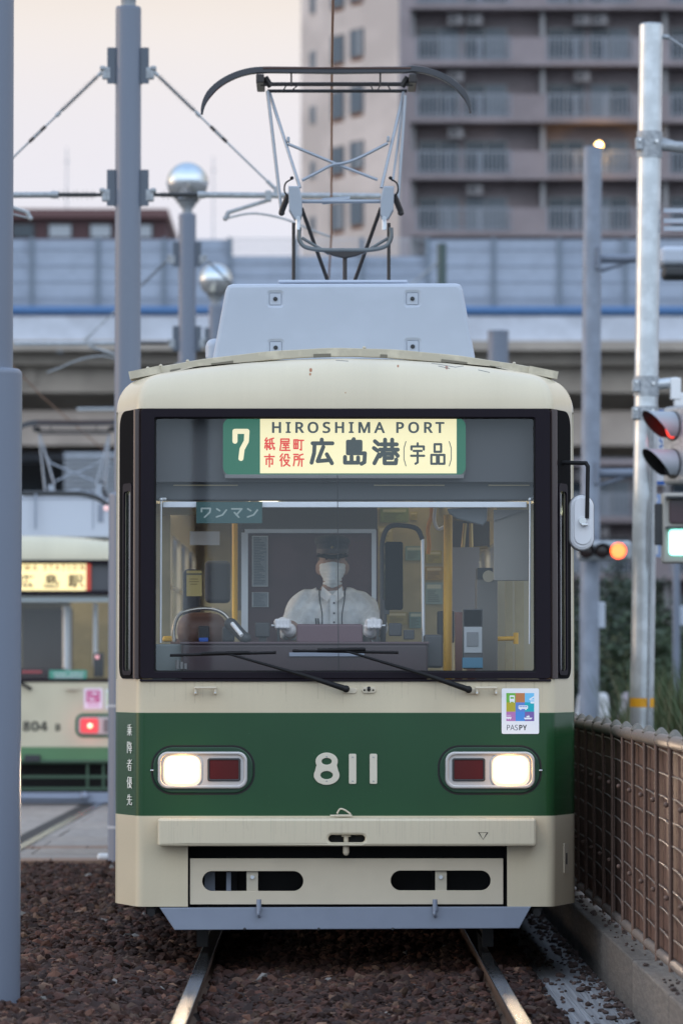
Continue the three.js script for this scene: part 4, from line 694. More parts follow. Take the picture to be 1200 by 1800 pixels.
function pantograph(t, z) {
  const Q = (px, py, dz = 0) => P(px, py, z + dz), p = (list, r, dz = 0, m = M.pant) => pipe(list.map(([x, y, d]) => Q(x, y, dz + (d || 0))), r);
  const pg = new THREE.Group(); pg.name = 'pantograph'; t.add(pg);
  // bow collector: flat in the middle, horns curving down
  const prof = []; for (let i = 0; i <= 16; i++) { const k = i / 16; const a = k * Math.PI / 2; prof.push([458 - 103 * Math.pow(Math.cos(a), 1.12), 201 - 77.5 * Math.sin(a)]); }
  const path = [...prof, [470, 123], [520, 123.5], [591, 124.5], [660, 123.5], [712, 123], ...prof.slice().reverse().map(([x, y]) => [1181 - x, y - 2])];
  const bow = (dz) => { const q = path.map(([x, y]) => Q(x, y, dz)), top = [], low = []; q.forEach((a, i) => { const u = q[Math.max(0, i - 1)], v = q[Math.min(q.length - 1, i + 1)], l = Math.hypot(v.x - u.x, v.y - u.y), nx = -(v.y - u.y) / l, ny = (v.x - u.x) / l, e = Math.min(i, q.length - 1 - i), h = (.012 + .027 * Math.min(1, e / 5)) / 2; top.push([a.x + nx * h, a.y + ny * h]); low.push([a.x - nx * h, a.y - ny * h]); }); return ext(poly([...top, ...low.reverse()]), z + dz - .022, .045, .004); };
  mesh('collector_bow', [bow(.16), bow(-.16)], std('collector', [.055, .058, .066], .4, .5), pg);
  mesh('wear_strip', [.16, -.16].flatMap((d) => { const a = Q(462, 120.5, d), b = Q(722, 120.5, d); return [bb(a.x, b.x, a.y - .006, a.y + .006, z + d - .03, z + d + .03, .004)]; }), std('worn_strip', [.09, .05, .04], .5, .3), pg);
  mesh('head_frame', [p([[458, 148], [725, 148]], .013, .1), p([[470, 160], [715, 160]], .011, .05), ...[[458, 146], [724, 146]].map(([x, y]) => rbox(.05, .055, .40, Q(x, y).x, Q(x, y).y, z, .008)), p([[512, 128], [512, 152]], .006, .16), p([[668, 128], [668, 152]], .006, .16), p([[466, 136], [476, 152]], .02, .1), p([[716, 136], [706, 152]], .02, .1)], M.darkSteel, pg);
  mesh('head_spring', [p([[497, 160], [506, 146], [512, 150]], .004, .14), p([[512, 160], [523, 150], [530, 147]], .004, .14), p([[650, 147], [655, 158], [664, 158], [668, 148]], .004, .14), p([[680, 148], [687, 160]], .004, .14)], M.darkSteel, pg);
  for (const [a, b, r] of [[[470, 160, .1], [494, 366, .18], .011], [[474, 164, .06], [527, 330, .3], .0105], [[709, 162, .06], [670, 330, .3], .0105], [[712, 168, .1], [698, 366, .18], .011], [[709, 172, .0], [690, 318, .2], .008]]) mesh('upper_strut', p([a, b], r), M.pant, pg);
  mesh('cross_brace', [p([[506, 253, .2], [590, 288, .26], [663, 316, .28]], .0095), tube([Q(531, 317, .29), Q(558, 303, .28), Q(584, 290, .27), Q(603, 287, .27), Q(625, 280, .25), Q(681, 252, .2)], .0095, 30), rbox(.02, .035, .03, Q(507, 253).x, Q(507, 253).y, z + .2, .006), rbox(.02, .035, .03, Q(681, 252).x, Q(681, 252).y, z + .2, .006)], M.pant, pg);
  mesh('cross_tube', [p([[526, 354, .3], [672, 354, .3]], .012), p([[566, 354, .2], [615, 350, .2]], .02)], M.pant, pg);
  for (const s of [0, 1]) { const m = (x) => s ? 1199 - x : x, k = (x0, y0, x1, y1, dz, d, r) => { const a = Q(m(x0), y1, dz), b = Q(m(x1), y0, dz); return bb(a.x, b.x, a.y, b.y, z + dz - d, z + dz, r); };
    const h = mesh('knee_casting', [ext(poly([[507, 330], [526, 330], [531, 352], [531, 380], [527, 393], [517, 388], [508, 372]].map(([x, y]) => { const q = Q(m(x), y, .3); return [q.x, q.y]; })), z + .3, .09, .008)], M.pant, pg);
    mesh('knee_pin', [cyl(Q(m(524), 384, .29), Q(m(524), 384, .42), .014), cyl(Q(m(524), 386, .38), Q(m(524), 404, .38), .016)], M.alu, h);
    mesh('damper', [cyl(Q(m(495), 372, .2), Q(m(507), 342, .24), .019), ball(Q(m(495), 374, .2), .02)], M.darkSteel, pg);
    mesh('jumper', [tube([Q(m(512), 315, .3), Q(m(502), 322, .3), Q(m(500), 336, .3), Q(m(506), 346, .3)], .005), ball(Q(m(513), 313, .3), .012)], M.rubber, pg);
    mesh('lower_strut', [p([[m(516), 392, .1], [m(516), 500, .1]], .0115), p([[m(530), 366, .2], [m(578), 500, -.1]], .012)], M.darkSteel, pg); }
  mesh('lower_frame', [tube([Q(526, 400, .38), Q(526, 420, .38), Q(533, 432, .38), Q(552, 438, .38), Q(606, 440, .38), Q(660, 438, .38), Q(680, 431, .38), Q(687, 418, .38), Q(687, 400, .38)], .0135, 60), p([[530, 418, .3], [578, 446, .3]], .010), p([[683, 418, .3], [636, 446, .3]], .010)], std('lower_frame_paint', [.13, .145, .15], .4, .4), pg);
  mesh('base_plate', [ext(poly([[560, 439], [652, 439], [625, 450], [606, 454], [588, 450]].map(([x, y]) => { const q = Q(x, y, .38); return [q.x, q.y]; })), z + .34, .05, .006), p([[606, 450, .36], [606, 505, .36]], .014)], M.darkSteel, pg);
  const b0 = Q(505, 500), b1 = Q(690, 500); mesh('pantograph_base', [bb(b0.x, b1.x, b0.y - .55, b0.y - .01, z - .5, z + .4, .03)], M.pale, pg);
  return pg;
}

// ---------------------------------------------------------------- the near tram
const tram = thing('tram', 'cream and green tram with lit headlights and route 7 sign, facing the viewer', 'tram', [0, 0, 0]);
{
  const yB = .257, yw = Y(1194), yt = Y(718), gLo = Y(1434), gHi = Y(1253), hole = [X(331), X(890), Y(1486)];
  const paint = std('tram_paint', [1, 1, 1], .2, 0, { map: paintTex([[0, creamCSS], [gLo, greenCSS, gHi]], (c, xv, yv) => {
    const dot = (px, py, r, css, a) => { const q = P(px, py); c.globalAlpha = a; c.fillStyle = css; c.beginPath(); c.ellipse(xv(q.x), yv(q.y), r, r * 1.6, 0, 0, 7); c.fill(); c.globalAlpha = 1; };
    for (const [px, py, r] of [[546, 648, 3], [545, 656, 2], [786, 642, 3], [700, 640, 2], [607, 690, 1]]) dot(px, py, r, '#8a4a24', .8);
    c.strokeStyle = '#4a4840'; c.lineWidth = 1.5; for (const l of [[[758, 637], [775, 640], [800, 645], [815, 642]], [[770, 643], [790, 648]], [[590, 632], [612, 634]], [[840, 650], [860, 655]]]) { c.beginPath(); l.forEach(([a, b], i) => { const q = P(a, b, -.15); i ? c.lineTo(xv(q.x), yv(q.y)) : c.moveTo(xv(q.x), yv(q.y)); }); c.stroke(); }
    for (let i = 0; i < 46; i++) { const q = P(rr(260, 960), 1196); c.globalAlpha = .05 + .10 * rnd(); c.fillStyle = '#6b6250'; c.fillRect(xv(q.x), yv(q.y), rr(1, 3), rr(8, 50)); } c.globalAlpha = 1;
    for (let i = 0; i < 60; i++) { const q = P(rr(210, 1000), rr(1260, 1590)); c.globalAlpha = .25 * rnd(); c.fillStyle = rnd() < .5 ? '#d8d2c0' : '#4c4436'; c.fillRect(xv(q.x), yv(q.y), rr(.6, 2), rr(.6, 2.2)); } c.globalAlpha = 1;
  }) });
  hull(tram, { y0: yB, yw, yt, hole, mat: paint });
  // corners beside the windscreen: cream panel, black surround, quarter window
  const tOut = .246;
  for (const s of [-1, 1]) {
    mesh('corner_panel', [cornerPiece(s, (f) => { const q = spanRect(f, -.02, cL + .02, yw, yt, .001); q.holes.push(spanRect(f, .035, .165, yw + .03, Y(850), .02, THREE.Path)); return q; }, -.012, .012)], M.creamPlain, tram);
    const bp = mesh('corner_surround', [cornerPiece(s, (f) => { const a = f(-.03), b = f(tOut), x0 = Math.min(a, b), x1 = Math.max(a, b), q = new THREE.Shape(), r = .075, hi = yt - .003, lo = yw + .003;
      if (s > 0) { q.moveTo(x0, lo); q.lineTo(x1 - r, lo); q.quadraticCurveTo(x1, lo, x1, lo + r); q.lineTo(x1, hi - r * 1.4); q.quadraticCurveTo(x1, hi, x1 - r * 1.4, hi); q.lineTo(x0, hi); } else { q.moveTo(x1, lo); q.lineTo(x0 + r, lo); q.quadraticCurveTo(x0, lo, x0, lo + r); q.lineTo(x0, hi - r * 1.4); q.quadraticCurveTo(x0, hi, x0 + r * 1.4, hi); q.lineTo(x1, hi); }
      q.closePath(); q.holes.push(spanRect(f, .035, .165, yw + .03, Y(850), .02, THREE.Path)); return q; }, .001, .006)], M.blackGloss, tram);
    mesh('quarter_frame', [cornerPiece(s, (f) => { const q = spanRect(f, .028, .172, yw + .022, Y(848), .025); q.holes.push(spanRect(f, .045, .155, yw + .045, Y(862), .02, THREE.Path)); return q; }, .004, .010)], M.frame, bp);
    mesh('quarter_glass', [cornerPiece(s, (f) => spanRect(f, .04, .16, yw + .04, Y(858), .018), -.004, .003)], M.tint, bp);
    mesh('corner_post', [cyl(V(s * 1.126, yw + .004, -.026), V(s * 1.126, yt - .004, -.026), .022, .022, 20)], std('corner_post_brown', [.06, .042, .04], .22), tram);
  }
  // windscreen: frame, rubber, glass
  const fs = prr(247, 719, 966, 1193, 6); fs.holes.push(prr(271, 734, 940, 1181, 4, THREE.Path));
  const wf = mesh('windscreen_frame', [ext(fs, -.05, .062, .004)], M.frame, tram);
  const rs = prr(266, 729, 945, 1186, 6); rs.holes.push(prr(274, 736, 937, 1178.5, 4, THREE.Path)); mesh('windscreen_rubber', [ext(rs, -.03, .024, .003)], M.rubber, wf);
  { const a = P(270, 1182), b = P(941, 734); mesh('windscreen', new THREE.PlaneGeometry(b.x - a.x, b.y - a.y, 1, 1).translate((a.x + b.x) / 2, (a.y + b.y) / 2, -.018), M.glass, tram); }
  { const a = P(593, 835), b = P(593, 1180); mesh('glass_joint', [cyl(V(a.x, a.y, -.022), V(b.x + .006, b.y, -.022), .0022)], M.rubber, wf); }
  mesh('sill_drip', [bb(X(246), X(968), Y(1198), Y(1194), -.01, .012, .003)], M.frame, wf);
  // wipers
  for (const [pv, el, b0, b1] of [[[608, 1211], [396, 1148], [299, 1152], [485, 1147]], [[823, 1212], [600, 1142], [514, 1144], [700, 1147]]]) {
    const q = (a, z) => P(a[0], a[1], z), mid = [pv[0] + (el[0] - pv[0]) * .35, pv[1] + (el[1] - pv[1]) * .38];
    const w = mesh('wiper', [cyl(q(pv, .05), q(mid, .055), .017, .011), cyl(q(mid, .055), q(el, .03), .010, .006), ball(q(pv, .05), .020), cyl(q(pv, .0), q(pv, .055), .013)], M.rubber, tram);
    mesh('wiper_blade', [cyl(q(b0, .022), q(b1, .022), .008, .008), cyl(q([el[0] - 42, el[1] + 1], .03), q([el[0] + 42, el[1] - 1], .03), .010), cyl(q(b0, .008), q(b1, .008), .005)], M.rubber, w);
    const o = P(pv[0] + 6, pv[1] + 3); mesh('wiper_boss', [ext(rrect(o.x - .04, o.y - .015, o.x + .04, o.y + .015, .015), 0, .008, .002)], M.creamPlain, w);
  }
  { const o = P(648, 1213), f = mesh('washer_boss', [ext(rrect(o.x - .038, o.y - .017, o.x + .038, o.y + .017, .017), 0, .010, .003)], M.creamPlain, tram); mesh('washer_nozzle', [cyl(V(o.x, o.y, .006), V(o.x, o.y + .012, .03), .009), ball(V(o.x - .024, o.y, .011), .005), ball(V(o.x + .024, o.y, .011), .005)], M.rubber, f); }
  for (const [a, b] of [[342, 381], [835, 873]]) { const l = P(a, 1209), r = P(b, 1209); const h = mesh('grab_handle', [rbox(r.x - l.x, .013, .014, (l.x + r.x) / 2, l.y, .045, .005), rbox(.014, .04, .05, l.x + .007, l.y - .016, .022, .004), rbox(.014, .04, .05, r.x - .007, l.y - .016, .022, .004)], M.creamPlain, tram); mesh('screw', [[l.x + .007, 0], [r.x - .007, 0]].map(([x]) => cyl(V(x, l.y - .026, .046), V(x, l.y - .026, .05), .004)), M.alu, h); }
  // gutter board over the dome, weathered, in lengths
  {
    const top = (px) => 612 + 43 * Math.pow(Math.abs(px - 604) / 376, 1.85), zb = -.44, parts = [];
    const seg = (a, b, d0, d1, h, z) => { const p0 = P(a, top(a) + d0, z), p1 = P(b, top(b) + d0, z); return box(p0.distanceTo(p1) + .002, h, .035).rotateZ(Math.atan2(p1.y - p0.y, p1.x - p0.x)).translate((p0.x + p1.x) / 2, (p0.y + p1.y) / 2 - h / 2, z); };
    const up = [], dn = []; for (let x = 231; x <= 976; x += 7.45) { const q = P(x, top(x), zb); up.push([q.x, q.y + .0012 * Math.sin(x * .9)]); dn.push([q.x, q.y - .050 + .0015 * Math.sin(x * 1.7) + .0015 * rnd()]); }
    parts.push(ext(poly([...up, ...dn.reverse()]), zb - .018, .036, .004));
    const bm = std('weathered_cream_board', [.55, .50, .385], .6, 0, { map: rep(soft, 3) }); const gb = mesh('gutter_board', parts, bm, tram);
    for (const [a, b] of [[228, 281], [929, 979]]) mesh('board_end', [seg(a, b, -1.5, 0, .043, zb + .03)], bm, gb);
    const filler = std('bare_grey_filler', [.17, .155, .12], .9); for (const [a, b] of [[372, 410], [551, 581], [775, 820], [300, 318], [668, 680], [860, 880]]) mesh('bare_patch', seg(a, b, 9.5, 0, .018, zb + .003), filler, gb);
    mesh('roof_rivet', [260, 283, 330, 640, 903].map((x) => ball(P(x, top(x) - 1, zb + .01), .010)), bm, gb);
  }
  // green band: vertical lettering on the left corner
  {
    const tx = canvasTex(96, 1024, (c, w, h) => { c.clearRect(0, 0, w, h); [...'乗降者優先'].forEach((ch, i) => glyph(c, ch, 14, 36 + i * 204, 68, 138, 7.5, '#e0e4de')); });
    const y1 = Y(1267, -.15), y0 = Y(1421, -.15), g = new THREE.PlaneGeometry(.125, y1 - y0).translate(0, (y0 + y1) / 2, 0), a = V(-cB.x, 0, cB.z), b = V(-cA.x, 0, cA.z), x = b.clone().sub(a).normalize();
    g.applyMatrix4(new THREE.Matrix4().makeBasis(x, V(0, 1, 0), x.clone().cross(V(0, 1, 0)))); const o = a.clone().addScaledVector(x, cL - .078).addScaledVector(x.clone().cross(V(0, 1, 0)), .004); g.translate(o.x, 0, o.z);
    mesh('side_lettering', g, std('white_lettering', [1, 1, 1], .4, 0, { map: tx, alphaTest: .5, side: THREE.DoubleSide }), tram);
  }
  // number 811 in raised figures
  {
    const fig = std('number_plate_cream', [.62, .57, .46], .4), eight = new THREE.Shape(); const c = P(574, 1351), u = 1 / 325;
    const ell = (cx, cy, rx, ry, S) => { const s = new S(); s.absellipse(cx, cy, rx, ry, 0, Math.PI * 2, false); return s; };
    const pts = []; const top = [c.x, c.y + 12.5 * u, 19.5 * u, 15.5 * u], bot = [c.x, c.y - 11.5 * u, 22.5 * u, 17 * u];
    for (let i = 0; i <= 40; i++) { const a = -.42 + (Math.PI + .84) * i / 40; pts.push([top[0] + top[2] * Math.cos(a), top[1] + top[3] * Math.sin(a)]); }
    for (let i = 0; i <= 40; i++) { const a = Math.PI - .42 + (Math.PI + .84) * i / 40; pts.push([bot[0] + bot[2] * Math.cos(a), bot[1] + bot[3] * Math.sin(a)]); }
    const e = poly(pts); e.holes.push(ell(top[0], top[1] + .2 * u, 9 * u, 6 * u, THREE.Path), ell(bot[0], bot[1], 11 * u, 7.2 * u, THREE.Path));
    const mk = (g, rv) => { const n = mesh('number_figure', g, fig, tram); mesh('rivet', rv.map(([x, y]) => { const q = P(x, y); return cyl(V(q.x, q.y, .006), V(q.x, q.y, .011), .0045, .003); }), M.galvDull, n); };
    mk([ext(e, 0, .008, .002)], [[574, 1330], [574, 1373]]);
    for (const x of [619.5, 656]) mk([ext(prr(x - 6.5, 1325, x + 6.5, 1378, 2.5), 0, .008, .002)], [[x, 1331], [x, 1373]]);
  }
  // headlamp clusters
  const headEdge = emis('headlight_fade_outer_glow', [1, .50, .15], .75), headRing = emis('headlight_fade_inner_glow', [1, .68, .30], 1.2), headCore = emis('headlight_glow', [1, .78, .44], 4);  // lamp glow fading to amber at the rim, stepped over nested emissive parts
  for (const s of [-1, 1]) {
    const mx = (px) => s < 0 ? px : 1217 - px, R = (x0, y0, x1, y1, r, S) => s < 0 ? prr(x0, y0, x1, y1, r, S) : prr(mx(x1), y0, mx(x0), y1, r, S);
    const seam = R(266, 1310, 448, 1397, 38); seam.holes.push(R(269, 1313, 445, 1394, 35, THREE.Path)); const pl = R(269.4, 1313.4, 444.6, 1393.6, 35); pl.holes.push(R(281, 1324, 432, 1383, 14, THREE.Path));
    const cl = new THREE.Group(); cl.name = 'lamp_cluster'; tram.add(cl);
    mesh('cluster_plate', [ext(pl, -.01, .019, .004, 16)], M.green, cl); mesh('cluster_seam', [ext(seam, -.002, .004)], M.dark, cl);
    const bz = R(278, 1321, 435, 1386, 17); bz.holes.push(R(284.5, 1327, 429, 1380, 13, THREE.Path)); mesh('bezel', [ext(bz, -.02, .046, .006, 16)], M.silver, cl);
    mesh('reflector_plate', [ext(R(284, 1326, 430, 1381, 12), -.02, .036, 0, 12)], std('bezel_plate', [.50, .49, .48], .5, .3), cl);
    mesh('headlight_fade_outer', [ext(R(286.5, 1326, 354.5, 1382.5, 17), -.008, .030, .008, 12)], headEdge, cl); mesh('headlight_fade_inner', [ext(R(290, 1329.5, 351, 1379.5, 16), -.006, .034, .008, 12)], headRing, cl); mesh('headlight', [ext(R(294.5, 1333.5, 346.5, 1375.5, 16), -.004, .038, .010, 12)], headCore, cl);
    const lr = R(284.5, 1324.5, 356.5, 1384, 18); lr.holes.push(R(289, 1328.5, 352, 1380.5, 15, THREE.Path)); mesh('lens_rim', [ext(lr, -.01, .032, .004, 12)], M.silver, cl);
    const rim = R(365, 1332.5, 423, 1373, 4); rim.holes.push(R(368.5, 1336, 419.5, 1369.5, 2, THREE.Path)); mesh('tail_lamp_rim', [ext(rim, -.01, .034, .003)], M.cabDark, cl); mesh('tail_lamp', [ext(R(368, 1335.5, 420, 1370, 2), -.01, .030, .003)], M.red, cl);
    const k = P(mx(267.5), 1354); mesh('latch', [rbox(.018, .008, .01, k.x, k.y, .012, .003)], M.alu, cl);
    const c = P(mx(320), 1354, .03), L = new THREE.SpotLight(0xffe0c0, 8, 40, .30, .25, 2); L.position.set(c.x, c.y, .05); L.target.position.set(c.x + .0, c.y - .55, 6); L.castShadow = true; L.shadow.radius = 2.5; scene.add(L, L.target); const S = new THREE.PointLight(0xffc070, .07, 4, 2); S.position.set(c.x, c.y, .13); S.castShadow = true; scene.add(S);
  }
  // transit-card sticker
  {
    const tx = canvasTex(528, 640, (c, w, h) => {
      c.fillStyle = '#eceef2'; c.fillRect(0, 0, w, h); const cols = ['#6fb745', '#c47f4c', '#74c6f0', '#b7ac30', '#5d86cf', '#12aebb', '#b878b4', '#4a8fdc', '#7a62a8'];
      cols.forEach((f, i) => { c.fillStyle = f; c.fillRect(66 + (i % 3) * 131, 66 + (i / 3 | 0) * 131, 132, 132); });
      c.fillStyle = '#eef1f5'; const rbx = (x, y, ww, hh, r) => { c.beginPath(); c.roundRect(x, y, ww, hh, r); c.fill(); };
      rbx(112, 98, 74, 90, 14); c.fillRect(116, 186, 12, 16); c.fillRect(170, 186, 12, 16); c.fillStyle = '#6fb745'; rbx(124, 122, 50, 24, 5);
      c.fillStyle = '#eef1f5'; c.beginPath(); c.moveTo(386, 152); c.lineTo(458, 108); c.lineTo(458, 132); c.lineTo(400, 160); c.fill(); c.fillRect(400, 156, 58, 14); c.fillRect(408, 184, 50, 28);
      rbx(238, 240, 134, 50, 12); c.beginPath(); c.arc(268, 292, 12, 0, 7); c.arc(342, 292, 12, 0, 7); c.fill(); c.fillStyle = '#5d86cf'; for (let i = 0; i < 5; i++) c.fillRect(250 + i * 23, 250, 17, 14);
      c.fillStyle = '#f0e8f2'; c.fillRect(70, 376, 62, 5); rbx(66, 400, 72, 26, 5); c.beginPath(); c.arc(92, 428, 9, 0, 7); c.arc(122, 428, 9, 0, 7); c.fill();
      c.fillStyle = '#eef1f5'; c.beginPath(); c.moveTo(312, 412); c.lineTo(436, 412); c.lineTo(416, 436); c.lineTo(328, 436); c.fill(); c.fillRect(350, 388, 44, 20); c.fillRect(378, 374, 8, 16);
      c.font = '104px sans-serif'; c.fillStyle = '#2b3340'; c.textBaseline = 'alphabetic'; c.save(); c.translate(64, 588); c.scale(.96, 1); c.fillText('PAS', 0, 0); const wd = c.measureText('PAS').width; c.font = 'bold 104px sans-serif'; c.fillStyle = '#0d1218'; c.fillText('PY', wd + 4, 0); c.restore();
    });
    const sh = prr(881, 1210, 946.5, 1290, 3), g = new THREE.ShapeGeometry(sh, 6), a = P(881, 1290), b = P(946.5, 1210), p = g.attributes.position, uv = g.attributes.uv; for (let i = 0; i < p.count; i++) uv.setXY(i, (p.getX(i) - a.x) / (b.x - a.x), (p.getY(i) - a.y) / (b.y - a.y));
    mesh('sticker', g.translate(0, 0, .003), std('sticker_print', [1, 1, 1], .35, 0, { map: tx }), tram);
  }
  // bumper with coupling slot and mark
  {
    const bm = std('bumper_paint', [1, 1, 1], .45, 0, { map: canvasTex(1024, 256, (c, w, h) => { c.fillStyle = '#ccc1a8'; c.fillRect(0, 0, w, h); for (let i = 0; i < 240; i++) { c.globalAlpha = .015 + .05 * rnd(); c.fillStyle = rnd() < .75 ? '#5f5848' : '#e6e0cc'; const x = rnd() * w; c.fillRect(x, rnd() < .7 ? 0 : rnd() * 120, rr(1, 3.5), rr(40, 250)); } c.globalAlpha = 1; for (let i = 0; i < 120; i++) { c.fillStyle = 'rgba(70,60,45,.35)'; c.fillRect(rnd() * w, rnd() * h, rr(.5, 2), rr(.5, 2)); } }) });
    const sh = prr(279, 1437, 940, 1486, 5); sh.holes.push(prr(577, 1466.5, 641, 1479.5, 6.5, THREE.Path)); const g = ext(sh, 0, .11, .014, 10), p = g.attributes.position, uv = g.attributes.uv, a = P(279, 1486), b = P(940, 1437);
    for (let i = 0; i < p.count; i++) { uv.setXY(i, (p.getX(i) - a.x) / (b.x - a.x), (p.getY(i) - a.y) / (b.y - a.y)); }
    const bp = mesh('bumper', g, bm, tram); mesh('slot_back', [pb(575, 1464, 643, 1482, .04, .03)], M.dark, bp);
    mesh('coupling_pin', [cyl(P(608, 1465, .07), P(608, 1480, .07), .014), cyl(P(608, 1484, .06), P(608, 1499, .06), .018), ball(P(608, 1499, .06), .016), rbox(.05, .012, .02, P(608, 1468, .07).x, P(608, 1468).y, .07, .004)], M.creamPlain, bp);
    mesh('lid_fitting', [rbox(.09, .012, .06, P(604, 1433).x, P(604, 1433).y, .05, .004), tube([P(592, 1430, .05), P(598, 1422, .05), P(606, 1424, .05), P(616, 1431, .05)], .005), cyl(P(580, 1434, .06), P(618, 1434, .06), .006)], M.creamPlain, bp);
    const tr = (k) => [[848.5 - 9 * k, 1463 - 2 * k + 2], [848.5 + 9 * k, 1463 - 2 * k + 2], [848.5, 1476 + 2 * k - 2]].map(([x, y]) => { const q = P(x, y, .11); return new THREE.Vector2(q.x, q.y); }); const ts = new THREE.Shape(tr(1)); ts.holes.push(new THREE.Path(tr(.72))); mesh('triangle_mark', [ext(ts, .1085, .003)], M.dark, bp);
  }
  // recess, lower panel with slots
  mesh('recess', [box(hole[1] - hole[0] + .02, .02, .34, (hole[0] + hole[1]) / 2, hole[2] + .01, -.18), box(.02, .36, .34, hole[0] - .009, .42, -.18), box(.02, .36, .34, hole[1] + .009, .42, -.18), box(2.1, .5, .03, 0, .45, -.36), box(.06, .22, .04, -.62, .40, -.28), box(.06, .22, .04, .5, .40, -.3)], M.dark, tram);
  {
    const sh = prr(334, 1509, 884, 1590, 1.5); sh.holes.push(prr(355.5, 1531.5, 533, 1566.5, 18, THREE.Path), prr(686.5, 1530.5, 862, 1565.5, 18, THREE.Path));
    const lp = mesh('lower_panel', [ext(sh, -.03, .02, .002, 10)], std('lower_panel_paint', [.59, .52, .395], .35, 0, { map: rep(faint, 1.2) }), tram);
    for (const x of [443.5, 774.5]) { mesh('tow_bracket', [pb(x - 10, 1531, x + 10, 1569, -.032, .02)], std('bracket_paint', [.46, .42, .33], .5), lp); const q = P(x, 1542.5); mesh('bolt', [cyl(V(q.x, q.y, -.034), V(q.x, q.y, -.018), .012, .010)], M.alu, lp); }
    mesh('hidden_bracket', [pb(398, 1533, 406, 1566, -.12, .02), pb(360, 1533, 378, 1566, -.2, .05)], M.plow, lp);
  }
  // access flap on the right corner
  mesh('access_flap', [cornerPiece(1, (f) => rrect(.13, Y(1536, -.15), .20, Y(1483, -.15), .006), .0, .004), ], M.creamPlain, tram); mesh('flap_latch', [cornerPiece(1, (f) => rrect(.158, Y(1520, -.15), .170, Y(1500, -.15), .004), .004, .004)], M.darkSteel, tram);
  // plough
  {
    const q = (x, y) => { const p = P(x, y, .03); return [p.x, p.y]; }; const sh = poly([q(281, 1596), q(933, 1594), q(912, 1632), q(307, 1635)]); const pw = mesh('plough', [ext(sh, -.02, .05, .005)], M.plow, tram);
    for (const x of [455, 764]) mesh('plough_hook', [cyl(P(x, 1581, .045), P(x, 1601, .05), .0135), tube([P(x, 1599, .05), P(x - 1, 1607, .055), P(x + 1, 1611, .04)], .009)], M.plow, pw);
    for (const x of [430, 560, 690]) mesh('plough_bolt', ball(P(x, 1633, .03), .008), M.cabDark, pw);
    for (const x of [266, 943]) mesh('air_pipe_end', [cyl(P(x - 9, 1598, -.05), P(x + 9, 1598, -.05), .028), cyl(P(x, 1604, -.09), P(x, 1604, -.01), .022)], M.rubber, tram);
    mesh('sand_pipe', [cyl(V(.72, .3, -.7), V(.77, .08, -.55), .018), cyl(V(-.72, .3, -.7), V(-.77, .08, -.55), .018)], M.darkSteel, tram); mesh('rail_guard', [box(.06, .3, .08, -.78, .17, -.35), box(.06, .3, .08, .78, .17, -.35)], M.dark, tram);
  }
  // roof box (air conditioner) and base
  {
    const z = -1.3, q = (x, y) => { const p = P(x, y, z); return [p.x, p.y]; }, c = [[372, 640], [396, 511], [400, 502], [409, 498.5], [801, 497.5], [809, 500], [813, 509], [836, 636]].map(([x, y]) => q(x, y)), sh = poly(c);
    const holes = [[484, 525.5], [724.5, 525], [484.5, 611], [725, 609]]; for (const [x, y] of holes) { const a = q(x - 9, y + 9), b = q(x + 9, y - 9); sh.holes.push(rrect(a[0], a[1], b[0], b[1], .002, THREE.Path)); }
    const rb = mesh('roof_box', [ext(sh, z - 1.6, 1.6, .022, 6)], M.pale, tram);
    for (const [x, y] of holes) { const p = P(x, y, z); mesh('bolt_pocket', [box(.066, .066, .01, p.x, p.y, z - .009)], M.pale, rb); mesh('box_bolt', [cyl(V(p.x, p.y, z - .008), V(p.x, p.y, z + .004), .014, .012, 8), ball(V(p.x, p.y, z + .003), .006)], M.cabDark, rb); }
    { const a = P(489, 497, z - .4), b = P(716, 492, z - .4); mesh('box_lid', [bb(a.x, b.x, a.y, b.y, z - 1.2, z - .4, .006)], M.pale, rb); }
    mesh('side_cowl', [bb(X(360, z - .3), X(395, z - .3), Y(640, z - .3), Y(594, z - .3), z - 1.4, z - .3, .05)], M.pale, tram);
  }
  pantograph(tram, -3.2);
  // mirror on the right
  {
    const zm = -.12, o = P(1021.5, 919, zm), a = .0655, b = .151, sh = rrect(o.x - a, o.y - b, o.x + a, o.y + b, a);
    const mm = mesh('wing_mirror', [ext(sh, zm - .03, .05, .018, 20)], std('mirror_back', [.62, .63, .66], .4), tram);
    const rim = rrect(o.x - a - .004, o.y - b - .004, o.x + a + .004, o.y + b + .004, a + .004); rim.holes.push(rrect(o.x - a + .006, o.y - b + .006, o.x + a - .006, o.y + b - .006, a - .006, THREE.Path)); mesh('mirror_rim', [ext(rim, zm - .034, .022, .004, 20)], M.cabGrey, mm);
    mesh('mirror_dish', [ext(rrect(o.x - a + .022, o.y - b + .03, o.x + a - .014, o.y + b - .012, .05), zm + .014, .012, .005, 16)], std('mirror_dish', [.66, .67, .70], .4), mm);
    mesh('mirror_clamp', [cyl(V(o.x + .003, o.y + .01, zm + .02), V(o.x + .003, o.y + .01, zm + .045), .020), rbox(.035, .014, .02, o.x + .012, o.y - .012, zm + .045, .004)], M.steel, mm);
    mesh('mirror_arm', [...pipe([P(968, 813, zm - .04), P(1029, 814, zm + .02), P(1032.5, 820, zm + .03), P(1031, 911, zm + .03)], .0115), rbox(.04, .17, .05, P(977, 812, zm - .05).x, P(977, 812, zm).y, zm - .05, .01)], M.rubber, mm);
  }
}
